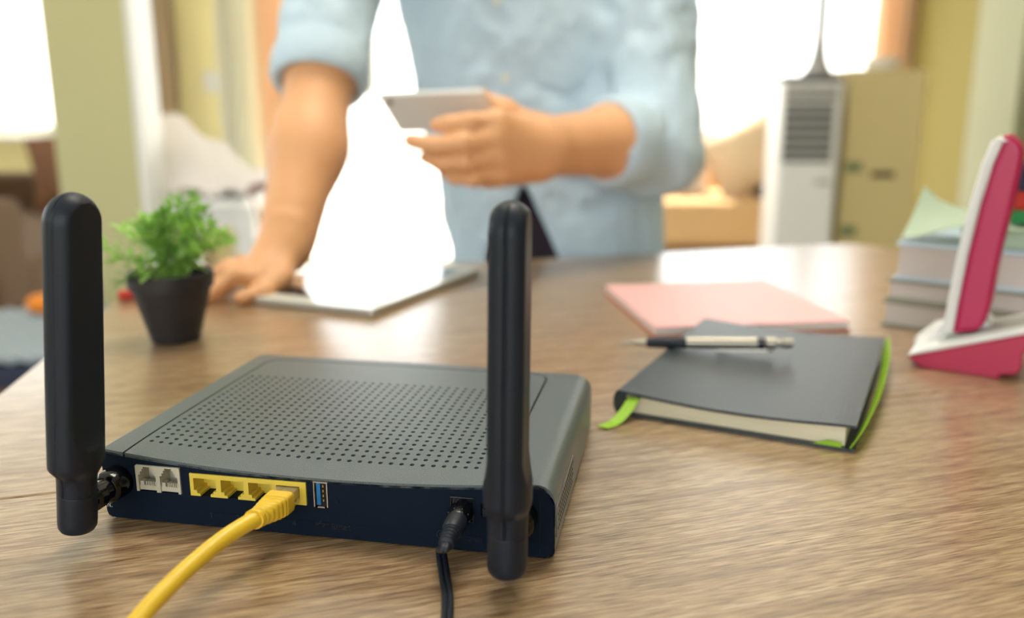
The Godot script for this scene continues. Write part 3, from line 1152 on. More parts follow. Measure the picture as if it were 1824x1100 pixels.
	for k in 2:
		var c := 24.45 + k * 11.6
		var hole := PackedVector2Array()
		for p in [[4.7, 16.0], [4.7, 25.0], [3.6, 25.0], [3.6, 26.6], [2.6, 26.6], [2.6, 28.0], [1.8, 28.0], [1.8, 29.2]]:
			hole.append(Vector2(c + p[0], p[1]))
		for i in range(7, -1, -1):
			hole.append(Vector2(2 * c - hole[i].x, hole[i].y))
		body = Geometry2D.clip_polygons(body, hole)[0]
	g = Soup.new()
	g.extrude(body, -9.0, 0.7, 0.0)
	scale_soup(g, MM)
	var ph := part("telephone_socket", g, M.ivory, r, "double ivory telephone socket", 20.0)
	for k in 2:
		var c := 24.45 + k * 11.6
		part("floor_bar", box(Vector3(9.3, 2.4, 5.0) * MM, Vector3(c, 18.1, -2.6) * MM), M.ivory, ph)
		part("notch_block", box(Vector3(1.9, 2.3, 3.0) * MM, Vector3(c - 3.4, 20.2, -1.7) * MM), M.ivory, ph)
		for i in 6:
			part("contact", box(Vector3(0.45, 2.2, 3.0) * MM, Vector3(c - 1.2 + i * 0.95, 20.2, -1.9) * MM), M.ivory, ph)
		part("back_wall", box(Vector3(9.4, 12.5, 0.5) * MM, Vector3(c, 23, -8.4) * MM), M.ivory, ph)
	# network sockets
	body = PackedVector2Array([Vector2(47.3, 16.4), Vector2(47.3, 27.9), Vector2(107.1, 27.9), Vector2(107.1, 16.4)])
	for k in 4:
		var c := 55.1 + k * 14.3
		var hole := PackedVector2Array([Vector2(c + 2.7, 16.0), Vector2(c + 2.7, 17.7), Vector2(c + 4.3, 17.7), Vector2(c + 4.3, 19.3), Vector2(c + 5.9, 19.3), Vector2(c + 5.9, 25.6), Vector2(c - 5.9, 25.6), Vector2(c - 5.9, 19.3), Vector2(c - 4.3, 19.3), Vector2(c - 4.3, 17.7), Vector2(c - 2.7, 17.7), Vector2(c - 2.7, 16.0)])
		body = Geometry2D.clip_polygons(body, hole)[0]
	g = Soup.new()
	g.extrude(body, -11.0, 0.7, 0.0)
	scale_soup(g, MM)
	var et := part("network_socket", g, M.yellow_jack, r, "yellow row of four network sockets", 20.0)
	for k in 4:
		var c := 55.1 + k * 14.3
		part("back_wall", box(Vector3(11.8, 9.3, 0.5) * MM, Vector3(c, 21, -8.8) * MM), M.yellow_jack, et)
		for i in 8:
			part("contact", box(Vector3(0.4, 0.4, 6.0) * MM, Vector3(c - 3.6 + i * 1.03, 24.6, -5.6) * MM, 0.0, 2, Basis(Vector3.RIGHT, -0.35)), M.gold, et)
	# usb port
	var up := part("usb_port", box(Vector3(6.4, 12.4, 6.0) * MM, Vector3(114.1, 22.2, -4.0) * MM), M.hollow, r)
	for w in [[Vector3(0.5, 12.6, 8), Vector3(110.9, 22.2, -3.8)], [Vector3(0.5, 12.6, 8), Vector3(117.4, 22.2, -3.8)], [Vector3(6.6, 0.5, 8), Vector3(114.15, 28.4, -3.8)], [Vector3(3.6, 0.6, 8), Vector3(114.15, 15.9, -3.8)]]:
		part("shell_side", box(w[0] * MM, w[1] * MM), M.steel, up)
	part("tongue", box(Vector3(1.9, 11.0, 7.4) * MM, Vector3(113.0, 22.4, -3.9) * MM), M.blue, up, "blue contact tongue")
	for i in 4:
		part("contact", box(Vector3(0.5, 1.2, 5.0) * MM, Vector3(115.3, 19.2 + i * 2.4, -2.8) * MM), M.gold, up)
	# reset hole, power socket, switch
	var ring := Soup.new()
	ring.lathe([[0.7 * MM, -0.5 * MM], [0.7 * MM, 0.15 * MM], [1.25 * MM, 0.15 * MM], [1.35 * MM, 0.0]], 18, Vector3(122.1, 19.7, 0) * MM, Basis(Vector3.RIGHT, HALF))
	part("reset_hole", ring, M.panel, r)
	var pw := part("power_socket", box(Vector3(10.2, 11.4, 8.4) * MM, Vector3(182.8, 21.05, -4.4) * MM), M.gloss, r)
	for w in [[Vector3(0.7, 11.7, 1.0), Vector3(177.6, 21.05, 0.3)], [Vector3(0.7, 11.7, 1.0), Vector3(188.0, 21.05, 0.3)], [Vector3(11.1, 0.7, 1.0), Vector3(182.8, 26.9, 0.3)], [Vector3(11.1, 0.7, 1.0), Vector3(182.8, 15.2, 0.3)]]:
		part("bezel", box(w[0] * MM, w[1] * MM, 0.2 * MM, 1), M.gloss, pw)
	var swi := part("power_switch", box(Vector3(4.8, 6.2, 3.0) * MM, Vector3(193.9, 21.5, -3.4) * MM), M.hollow, r)
	part("rocker", box(Vector3(3.4, 3.6, 3.0) * MM, Vector3(193.9, 20.4, -0.6) * MM, 0.4 * MM), M.rubber, swi)

	antenna(r, Vector3(8.2, 20.5, 0), 84.0, 6.2)
	antenna(r, Vector3(209.7, 20.0, 0), 92.0, 0.6)


func scale_soup(g: Soup, k: float) -> void:
	for i in g.v.size():
		g.v[i] *= k


func arc_bar(g: Soup, c: Vector3, radius: float, w: float, a0: float, a1: float) -> void:
	var n := 14
	for i in n:
		var t := lerpf(a0, a1, (i + 0.5) / n)
		g.box(c + Vector3(sin(t), cos(t), 0) * radius, Vector3(radius * absf(a1 - a0) / n * 1.1, w, 0.2 * MM), Basis(Vector3.BACK, -t))


func text_mesh(words: String, height: float) -> Mesh:
	var t := TextMesh.new()
	var f := SystemFont.new()
	f.font_names = PackedStringArray(["Droid Sans"])
	t.font = f
	t.text = words
	t.font_size = 32
	t.pixel_size = height / 24.0
	t.depth = 0.0002
	t.curve_step = 2.0
	return t


func antenna(r: Node3D, at: Vector3, spin: float, tilt: float) -> void:
	var a := Node3D.new()
	a.name = "antenna"
	r.add_child(a, true)
	a.position = at * MM
	var out := 30.5
	# fixed collar, neck and swivel head along the axis that leaves the panel
	var g := Soup.new()
	var lying := Basis(Vector3.RIGHT, HALF)
	g.lathe([[8.2 * MM, -1.0 * MM], [8.2 * MM, 5.0 * MM], [7.7 * MM, 9.0 * MM], [6.2 * MM, 10.5 * MM], [5.9 * MM, 10.6 * MM]], 28, Vector3(), lying)
	part("collar", g, M.gloss, a)
	g = Soup.new()
	g.lathe([[5.6 * MM, 10.0 * MM], [5.6 * MM, 15.0 * MM], [6.6 * MM, 16.0 * MM], [6.6 * MM, 20.5 * MM], [5.4 * MM, 22.0 * MM], [5.4 * MM, 30.0 * MM]], 28, Vector3(), lying)
	part("swivel_arm", g, M.gloss, a)
	var b := Basis(Vector3.BACK, deg_to_rad(-tilt))
	g = Soup.new()
	g.lathe([[0.0, -11.0 * MM], [5.5 * MM, -11.0 * MM], [7.4 * MM, -10.3 * MM], [8.3 * MM, -8.6 * MM], [8.5 * MM, -6.0 * MM], [8.5 * MM, 7.4 * MM], [8.2 * MM, 7.9 * MM], [0.0, 7.9 * MM]], 40, Vector3(0, 0, out) * MM, b)
	part("hinge_cap", g, M.rubber, a)
	# paddle
	g = Soup.new()
	var rings := []
	var n := 72
	var turn := Basis(Vector3.UP, deg_to_rad(spin))
	var top := 145.5
	var hs := [8.0, 8.3, 13.0, 16.5, 17.5, 18.5, 19.5, 20.5, 21.5, 22.5, 24.0, 28.0, 31.0, 32.5, 33.5, 34.5, 36.0, 38.0, 40.0, 43.0, 50.0, 70.0, 100.0, 122.0]
	for i in 15:
		hs.append(top - 13.0 * (1.0 - sin(HALF * i / 14.0)) + 0.0)
	for h in hs:
		var w := 12.9
		var d := 10.0
		var k := 2.3
		if h < 23.0:
			var t := smoothstep(15.5, 23.0, h)
			w = lerpf(8.5, 12.9, t)
			d = lerpf(8.5, 10.0, t)
			k = lerpf(2.0, 2.3, t)
		if h <= 8.1:
			w = 8.2
			d = 8.2
		w -= 0.9 * smoothstep(40.0, 140.0, h)
		var flat := 20.0
		if h > 31.0:
			flat = 10.1 - 2.9 * sqrt(clampf((h - 31.0) / 11.0, 0.0, 1.0))
		var dome := 1.0
		if h > top - 13.0:
			dome = sqrt(maxf(0.0003, 1.0 - pow((h - top + 13.0) / 13.0, 2.0)))
		var ring := PackedVector3Array()
		for i in n:
			var t := -TAU * i / n
			var c := cos(t)
			var s := sin(t)
			var x := signf(c) * pow(absf(c), 2.0 / k) * w * dome
			var z := signf(s) * pow(absf(s), 2.0 / k) * d * dome
			z = clampf(z, -flat, flat)
			if (i == 0 or i == n / 2) and h > 8.2 and h < top - 1.0:
				x *= 1.0 - 0.7 / (w * dome + 0.01)
			ring.append((Vector3(0, 0, out) + b * (Vector3(0, h, 0) + turn * Vector3(x, 0, z))) * MM)
		rings.append(ring)
	g.loft(rings)
	part("paddle", g, M.rubber, a, "", 26.0)


func build_cables() -> void:
	var o := Vector3(-0.2022, 0.75, -0.4005)
	var b := Basis(Vector3.UP, deg_to_rad(-10.79))
	var to := func(u: float, y: float, out: float) -> Vector3:
		return o + b * (Vector3(u, y, out) * MM)
	# network cable
	var e := thing("network_cable", "yellow network cable plugged into the last yellow socket", "cable", to.call(98.0, 20.9, 0.0), -10.79)
	part("plug", box(Vector3(11.3, 7.6, 16.0) * MM, Vector3(0, 0.6, 1.5) * MM, 0.5 * MM), M.clear, e, "clear plug")
	part("core", box(Vector3(8.6, 2.6, 13.0) * MM, Vector3(0, -0.2, 1.0) * MM, 0.5 * MM), M.yellow, e)
	part("latch", box(Vector3(3.4, 0.9, 11.0) * MM, Vector3(0, -4.7, 3.5) * MM, 0.3 * MM, 2, Basis(Vector3.RIGHT, 0.16)), M.clear, e)
	for i in 8:
		part("contact", box(Vector3(0.4, 0.5, 4.0) * MM, Vector3(-3.6 + i * 1.03, 4.2, -3.6) * MM), M.gold, e)
	var g := Soup.new()
	var rings := []
	var zs := []
	for i in 40:
		zs.append(lerpf(7.0, 28.5, i / 39.0))
	for z in zs:
		var t: float = (z - 7.0) / 21.5
		var w := lerpf(6.3, 4.7, smoothstep(0.25, 1.0, t))
		var h := lerpf(5.0, 4.7, smoothstep(0.25, 1.0, t))
		var k := lerpf(6.0, 2.0, smoothstep(0.15, 0.9, t))
		if z < 7.5:
			w *= 0.93
			h *= 0.93
		var groove := 0.0
		if z > 13.5 and z < 26.8:
			groove = 0.55 * smoothstep(0.25, 0.75, absf(fmod((z - 13.5) / 2.66, 1.0) * 2.0 - 1.0))
		var ring := PackedVector3Array()
		for i in 40:
			var a := TAU * i / 40
			var c := cos(a)
			var s := sin(a)
			var q := Vector3(signf(c) * pow(absf(c), 2.0 / k) * (w - groove), 0.4 + signf(s) * pow(absf(s), 2.0 / k) * (h - groove), z)
			q += Vector3(-3.4 * t * t, 0.4 * t, 0)
			ring.append(q * MM)
		rings.append(ring)
	g.loft_any(rings)
	part("boot", g, M.yellow, e, "", 30.0)
	var inv := e.transform.affine_inverse()
	var pts := [inv * (to.call(95.4, 21.5, 24.0)), inv * (to.call(94.4, 21.6, 28.5)), inv * Vector3(-0.1235, 0.7695, -0.3425), inv * Vector3(-0.1308, 0.7675, -0.3245), inv * Vector3(-0.1357, 0.7658, -0.3070), inv * Vector3(-0.1385, 0.7647, -0.2890), inv * Vector3(-0.140, 0.763, -0.24), inv * Vector3(-0.12, 0.7545, -0.17)]
	part("cable_jacket", tube_of(curve(pts, 8), [3.75 * MM], 20), M.yellow, e)

	# power cable
	var p := thing("power_cable", "thin black power lead plugged into the back of the router", "cable", to.call(183.0, 21.2, 0.0), -10.79)
	var lying := Basis(Vector3.RIGHT, HALF + 0.06)
	g = Soup.new()
	g.lathe([[0.0, -1.0 * MM], [4.9 * MM, -1.0 * MM], [5.2 * MM, 0.5 * MM], [5.2 * MM, 10.0 * MM], [4.9 * MM, 11.0 * MM]], 28, Vector3(), lying)
	part("plug_collar", g, M.gloss, p)
	for i in 9:
		var an := TAU * i / 9.0 + 0.2
		var q := lying * Vector3(cos(an) * 5.2, 5.5, sin(an) * 5.2)
		part("grip_rib", box(Vector3(0.7, 7.0, 0.7) * MM, q * MM, 0.25 * MM, 1, lying), M.gloss, p)
	g = Soup.new()
	g.lathe([[4.9 * MM, 10.5 * MM], [5.0 * MM, 13.0 * MM], [4.9 * MM, 18.0 * MM], [4.3 * MM, 20.5 * MM], [0.0, 20.6 * MM]], 28, Vector3(), lying)
	part("plug_body", g, M.rubber, p)
	g = Soup.new()
	var prof := [[2.4 * MM, 20.0 * MM]]
	for i in 4:
		var y := 20.6 + i * 2.35
		prof.append([(3.9 - i * 0.12) * MM, y * MM])
		prof.append([(3.9 - i * 0.12) * MM, (y + 1.45) * MM])
		prof.append([(3.1 - i * 0.1) * MM, (y + 1.6) * MM])
		prof.append([(3.1 - i * 0.1) * MM, (y + 2.2) * MM])
	prof.append([3.4 * MM, 30.0 * MM])
	prof.append([1.6 * MM, 30.8 * MM])
	prof.append([0.0, 30.8 * MM])
	g.lathe(prof, 24, Vector3(), lying)
	part("strain_relief", g, M.rubber, p, "", 30.0)
	inv = p.transform.affine_inverse()
	for k in 2:
		var dx := 0.0011 * (1.0 if k else -1.0)
		pts = [lying * (Vector3(dx * 400, 28, 0) * MM), lying * (Vector3(dx * 700, 33, 0.8) * MM), inv * Vector3(-0.0318 + dx, 0.7556, -0.356), inv * Vector3(-0.0290 + dx, 0.7519, -0.340), inv * Vector3(-0.0265 + dx, 0.7517, -0.322), inv * Vector3(-0.0262 + dx, 0.7517, -0.300), inv * Vector3(-0.03 + dx, 0.7517, -0.25), inv * Vector3(-0.02 + dx, 0.7517, -0.17)]
		part("lead", tube_of(curve(pts, 8), [1.45 * MM], 12), M.rubber, p)


# ---------------------------------------------------------------- desk things
func build_notebooks() -> void:
	# black notebook
	var n := thing("notebook", "black hardback notebook with a lime green ribbon and elastic", "notebook", Vector3(0.0730, 0.75, -0.5510), -26.6)
	var w := 0.1425
	var d := 0.222
	for k in 2:   # covers
		var grid := []
		for i in 17:
			var row := []
			for j in 13:
				var x := -0.002 + (w + 0.006) * i / 16.0
				var z := -(-0.002 + (d + 0.004) * j / 12.0)
				var sag := 0.0032 * sin(PI * clampf(x / w, 0.0, 1.0)) if k else 0.0
				row.append(Vector3(x, (0.0170 - sag) if k else 0.0018, z))
			grid.append(row)
		var g := Soup.new()
		g.sheet(grid, 0.0018)
		part("cover", g, M.leather, n)
	var spine := Soup.new()
	var ring := []
	for e in 2:
		var p := PackedVector3Array()
		for q in 24:
			var a := TAU * q / 24.0
			p.append(Vector3(-0.001 + cos(a) * 0.0045, 0.0086 + sin(a) * 0.0084, 0.001 - e * (d + 0.002)))
		ring.append(p)
	spine.loft_any(ring)
	part("spine", spine, M.leather, n)
	var pg := Soup.new()
	var grid2 := []
	for e in 2:
		var row := PackedVector3Array()
		for i in 17:
			var x := 0.003 + (w - 0.005) * i / 16.0
			row.append(Vector3(x, 0.0019, -0.002 - e * (d - 0.004)))
		for i in 17:
			var x := 0.003 + (w - 0.005) * (16 - i) / 16.0
			row.append(Vector3(x, 0.0151 - 0.0032 * sin(PI * clampf(x / w, 0.0, 1.0)), -0.002 - e * (d - 0.004)))
		grid2.append(row)
	pg.loft_any(grid2)
	part("pages", pg, M.paper, n)
	var rb := Soup.new()
	var rp := [Vector3(0.009, 0.0128, -0.03), Vector3(0.009, 0.0128, -0.003), Vector3(0.0085, 0.0120, 0.002), Vector3(0.0065, 0.0065, 0.010), Vector3(0.003, 0.0016, 0.020), Vector3(-0.0015, 0.0010, 0.031)]
	ribbon(rb, curve(rp, 5), Vector3(1, 0, 0.1), 0.0082, 0.0006)
	part("bookmark_ribbon", rb, M.lime, n, "lime green ribbon")
	var el := Soup.new()
	var ep := [Vector3(w + 0.0045, 0.0145, -0.222), Vector3(w + 0.0085, 0.0105, -0.16), Vector3(w + 0.0085, 0.0085, -0.08), Vector3(w + 0.005, 0.0065, -0.02), Vector3(w + 0.0018, 0.0035, 0.0006)]
	ribbon(el, curve(ep, 5), Vector3(0.55, 1, 0), 0.0098, 0.0007)
	part("elastic_band", el, M.lime, n, "lime green elastic")
	var tab := Soup.new()
	tab.extrude(PackedVector2Array([Vector2(w - 0.024, 0.0), Vector2(w - 0.004, 0.0), Vector2(w - 0.003, 0.0045), Vector2(w - 0.011, 0.0052), Vector2(w - 0.017, 0.003)]), 0.0005, 0.0015, 0.0002)
	part("ribbon_tail", tab, M.lime, n)

	# pen lying across the notebook
	var p0 := Vector3(0.0855, 0.7700, -0.6590)
	var p1 := Vector3(0.2150, 0.7745, -0.6400)
	var pen := thing("pen", "silver and black click pen resting on the black notebook", "pen", p0)
	var y := (p1 - p0).normalized()
	var x := y.cross(Vector3.UP).normalized()
	var basis := Basis(x, y, x.cross(y))
	pen.basis = basis
	var g := Soup.new()
	g.lathe([[0.0, 0.0], [0.0006, 0.0], [0.0008, 0.004], [0.0022, 0.012], [0.0032, 0.020]], 20)
	part("tip", g, M.pen_metal, pen, "silver tip")
	g = Soup.new()
	g.lathe([[0.0033, 0.0195], [0.0042, 0.022], [0.0045, 0.030], [0.0046, 0.048], [0.0042, 0.0505]], 24)
	part("grip", g, M.rubber, pen, "black rubber grip")
	g = Soup.new()
	g.lathe([[0.0042, 0.050], [0.0045, 0.051], [0.0046, 0.108], [0.0040, 0.111]], 24)
	part("barrel", g, M.pen_metal, pen, "silver barrel")
	g = Soup.new()
	g.lathe([[0.0042, 0.1105], [0.0046, 0.112], [0.0046, 0.117], [0.0030, 0.118], [0.0030, 0.122], [0.0038, 0.123], [0.0036, 0.130], [0.0, 0.1305]], 24)
	part("push_button", g, M.pen_metal, pen)
	g = Soup.new()
	g.rbox(Vector3(0, 0.094, -0.0064), Vector3(0.0034, 0.042, 0.0012), 0.0005, 2)
	g.rbox(Vector3(0, 0.1135, -0.0055), Vector3(0.0034, 0.004, 0.0028), 0.0005, 2)
	part("clip", g, M.pen_metal, pen)
	g = Soup.new()
	g.lathe([[0.00475, 0.1035], [0.00475, 0.1095]], 24)
	g.lathe([[0.0046, 0.1095], [0.00475, 0.1095]], 24)
	part("black_band", g, M.gloss, pen)

	# pink spiral notebook
	var k := thing("spiral_notebook", "pale pink spiral notebook with a wire binding along its far edge", "notebook", Vector3(0.1262, 0.75, -0.7465), 7.5)
	var kw := 0.185
	var kd := 0.188
	part("back_cover", box(Vector3(kw, 0.0022, kd), Vector3(kw / 2, 0.0012, -kd / 2), 0.0004, 1), M.pinkback, k, "terracotta back cover")
	part("pages", box(Vector3(kw - 0.003, 0.0062, kd - 0.003), Vector3(kw / 2, 0.0054, -kd / 2), 0.0004, 1), M.white, k)
	part("front_cover", box(Vector3(kw, 0.0014, kd), Vector3(kw / 2, 0.0093, -kd / 2), 0.0004, 1), M.pinkcard, k)
	for i in 26:
		var q := []
		for s in 13:
			var a := TAU * s / 13.0
			q.append(Vector3(0.006 + i * (kw - 0.012) / 25.0, 0.0066 + sin(a) * 0.0056, -kd + 0.002 + cos(a) * 0.0056))
		q.append(q[0])
		part("ring", tube_of(q, [0.0006], 5), M.steel, k, "", 60.0)


func ribbon(g: Soup, path: Array, across: Vector3, w: float, th: float) -> void:
	var grid := []
	for s in [0.5, -0.5]:
		var row := []
		for p in path:
			row.append(p + across.normalized() * w * s)
		grid.append(row)
	g.sheet(grid, th)


func book(label: String, at: Vector3, yaw: float, size: Vector3, cover: Material) -> void:
	var b := thing("book", label, "book", at, yaw, "books stacked at the right end of the desk")
	var t := 0.0024
	part("cover", box(Vector3(size.x, t, size.z), Vector3(size.x / 2, t / 2, -size.z / 2), 0.0006, 1), cover, b)
	part("cover", box(Vector3(size.x, t, size.z), Vector3(size.x / 2, size.y - t / 2, -size.z / 2), 0.0006, 1), cover, b)
	part("spine", box(Vector3(size.x, size.y, t), Vector3(size.x / 2, size.y / 2, -size.z + t / 2), 0.0008, 1), cover, b)
	part("pages", box(Vector3(size.x - 0.006, size.y - 2 * t, size.z - 0.006), Vector3(size.x / 2, size.y / 2, -size.z / 2 - 0.001)), M.pages, b)


func build_books() -> void:
	var yaw := -37.5
	book("thick grey-edged book at the bottom of the stack behind the pink phone", Vector3(0.3455, 0.75, -0.7925), yaw, Vector3(0.215, 0.0245, 0.155), M.bookgrey)
	book("grey-edged book in the middle of the stack behind the pink phone", Vector3(0.3490, 0.7746, -0.7945), yaw, Vector3(0.215, 0.0195, 0.152), M.bookgrey)
	book("thickest book with a pale blue cover, topmost of the stack of books", Vector3(0.3540, 0.7942, -0.7955), yaw, Vector3(0.205, 0.0340, 0.15), M.sky_cover)
	# sage folder on the stack, its left corner curling up
	var f := thing("folder", "sage green paper folder lying on the book stack with a lifted corner", "folder", Vector3(0.3540, 0.8284, -0.7955), yaw)
	var grid := []
	for i in 15:
		var row := []
		for j in 15:
			var u := i / 14.0
			var v := j / 14.0
			var c := clampf(1.0 - u * 2.4, 0.0, 1.0)
			row.append(Vector3(0.002 + u * 0.18, lerpf(0.004, 0.0188, smoothstep(0.0, 0.3, u)) + 0.042 * c * c * pow(v, 1.4), -0.006 - v * 0.074))
		grid.append(row)
	var g := Soup.new()
	g.sheet(grid, 0.0012)
	part("front_sheet", g, M.sage, f, "", 60.0)
	part("sheets", box(Vector3(0.135, 0.017, 0.115), Vector3(0.118, 0.0086, -0.071), 0.002, 2), M.sage, f)
	var y := 0.8501
	for w in [["block", "small green box, lowest of the coloured boxes on the folder", M.greenbox, 0.012], ["block", "small orange-red box between the green and navy boxes on the folder", M.red, 0.016], ["block", "small navy box on top of the coloured boxes on the folder", M.navy, 0.022]]:
		var b := part("small_box", box(Vector3(0.085, w[3], 0.06), Vector3(0, w[3] / 2, 0), 0.002, 2), w[2], self)
		b.position = Vector3(0.487, y, -0.760)
		b.rotation_degrees.y = yaw
		y += w[3] + 0.0002
		tag(b, w[1], "box", "coloured boxes on the folder")


func build_phone() -> void:
	var yaw := -32.2
	var c := thing("phone_cradle", "pink and white charging cradle holding the pink handset", "phone cradle", Vector3(0.3215, 0.75, -0.6562), yaw)
	# outline of the near side, s to the right, y up
	var g := Soup.new()
	var low := PackedVector2Array([Vector2(0, 0), Vector2(54, 0), Vector2(54.5, 3), Vector2(66, 6), Vector2(68, 12), Vector2(67, 22), Vector2(70, 25), Vector2(70, 37.5), Vector2(-9, 8.2), Vector2(-10, 7)])
	g.extrude(low, -62.0, 0.0, 1.2)
	scale_soup(g, MM)
	part("base", g, M.pink2, c)
	g = Soup.new()
	var lid := PackedVector2Array([Vector2(-10.5, 8.0), Vector2(70.5, 37.8), Vector2(70.5, 42.5), Vector2(0, 15.6), Vector2(-9.5, 10.2)])
	g.extrude(lid, -63.0, 0.6, 1.0)
	scale_soup(g, MM)
	part("top_shell", g, M.white, c)
	g = Soup.new()
	var deck := PackedVector2Array([Vector2(6, 17.0), Vector2(70, 41.4), Vector2(70, 43.2), Vector2(14, 23.0)])
	g.extrude(deck, -54.0, -8.0, 0.6)
	scale_soup(g, MM)
	part("deck_inset", g, M.deck, c)
	g = Soup.new()
	var collar := PackedVector2Array([Vector2(-2, 14.0), Vector2(7, 29.0), Vector2(12, 34.0), Vector2(40, 38.0), Vector2(44, 33.0)])
	g.extrude(collar, -60.0, -26.0, 1.5)
	scale_soup(g, MM)
	part("rear_collar", g, M.white, c)
	g = Soup.new()
	g.rbox(Vector3(-2.0, 11.0, -71.0) * MM, Vector3(13, 30, 17) * MM, 6.0 * MM, 4, Basis(Vector3.BACK, -0.75))
	part("side_lobe", g, M.white, c)
	g = Soup.new()
	g.lathe([[0.0, 0.6 * MM], [3.2 * MM, 0.6 * MM], [3.4 * MM, 0.0]], 16, Vector3(4.0, 17.0, -62.4) * MM, Basis(Vector3.RIGHT, HALF))
	part("contact_dot", g, M.dark, c)
	part("foot", box(Vector3(6, 1.2, 50) * MM, Vector3(60, 3.2, -30) * MM, 0.4 * MM), M.pink2, c)

	var h := thing("phone_handset", "pink cordless handset with a white front, leaning back in its cradle", "phone handset", Vector3(0.3215, 0.75, -0.6562) + Basis(Vector3.UP, deg_to_rad(yaw)) * Vector3(0.012, 0.029, -0.031), yaw)
	# side outline in the handset's own axes: along x its thickness, y its length
	var pts := [[10.5, 0.0], [24.0, 4.5], [29.5, 20.0], [32.0, 60.0], [36.0, 100.0], [38.5, 135.0], [35.5, 145.0], [29.0, 150.5], [24.0, 150.5]]
	var front := [[22.0, 149.5], [18.5, 146.0], [14.0, 130.0], [9.0, 100.0], [4.5, 60.0], [1.5, 20.0], [0.5, 0.0]]
	var outline := PackedVector2Array()
	for p in curve(pts.map(func(p): return Vector3(p[0], p[1], 0)), 4):
		outline.append(Vector2(p.x, p.y))
	for p in front.slice(1):
		outline.append(Vector2(p[0] + 5.5, p[1]))
	rounded_slab(h, "body", outline, 44.0, M.pink)
	var fr := PackedVector2Array()
	for p in front:
		fr.append(Vector2(p[0] + 6.4, p[1] - (1.5 if p[1] > 149 else 0.0)))
	var back := front.duplicate()
	back.reverse()
	for p in back:
		fr.append(Vector2(p[0] - 1.2, p[1]))
	rounded_slab(h, "front_shell", fr, 45.0, M.white)
	for i in 4:
		for j in 3:
			part("key", box(Vector3(1.2, 6.0, 8.0) * MM, Vector3(1.2 + (22 + i * 11) * 0.078, 22 + i * 11, (j - 1) * 11.0) * MM, 0.5 * MM, 2, Basis(Vector3.BACK, -0.085)), M.deck, h)
	part("screen", box(Vector3(1.0, 26, 30) * MM, Vector3(10.6, 110, 0) * MM, 0.4 * MM, 2, Basis(Vector3.BACK, -0.14)), M.glass_dark, h)


func rounded_slab(parent: Node3D, called: String, outline: PackedVector2Array, width: float, m: Material) -> void:
	# outline pushed across with well rounded rims
	if Geometry2D.is_polygon_clockwise(outline):
		outline.reverse()
	var n := outline.size()
	var nrm := []
	for i in n:
		var e := outline[(i + 1) % n] - outline[(i + n - 1) % n]
		nrm.append(Vector2(-e.y, e.x).normalized())
	var rings := []
	var rad := 5.0
	if called == "front_shell":
		rad = 2.4
	var steps := []
	for i in 7:
		steps.append([-width / 2 + rad * (1.0 - cos(HALF * i / 6.0)), rad * (1.0 - sin(HALF * i / 6.0))])
	for i in 7:
		steps.append([-steps[6 - i][0], steps[6 - i][1]])
	for s in steps:
		var ring := PackedVector3Array()
		for i in n:
			var q: Vector2 = outline[i] + nrm[i] * s[1] * 0.9
			ring.append(Vector3(q.x, q.y, s[0]) * MM)
		rings.append(ring)
	var g := Soup.new()
	for k in rings.size() - 1:
		for i in n:
			var j := (i + 1) % n
			g.quad(rings[k][i], rings[k][j], rings[k + 1][j], rings[k + 1][i])
	for e in [0, rings.size() - 1]:
		var idx := Geometry2D.triangulate_polygon(outline)
		for i in range(0, idx.size(), 3):
			var a: Vector3 = rings[e][idx[i]]
			var b: Vector3 = rings[e][idx[i + 1]]
			var c: Vector3 = rings[e][idx[i + 2]]
			if ((b - a).cross(c - a).z > 0.0) == (e == 0):
				g.tri(a, c, b)
			else:
				g.tri(a, b, c)
	part(called, g, m, parent, "", 45.0)


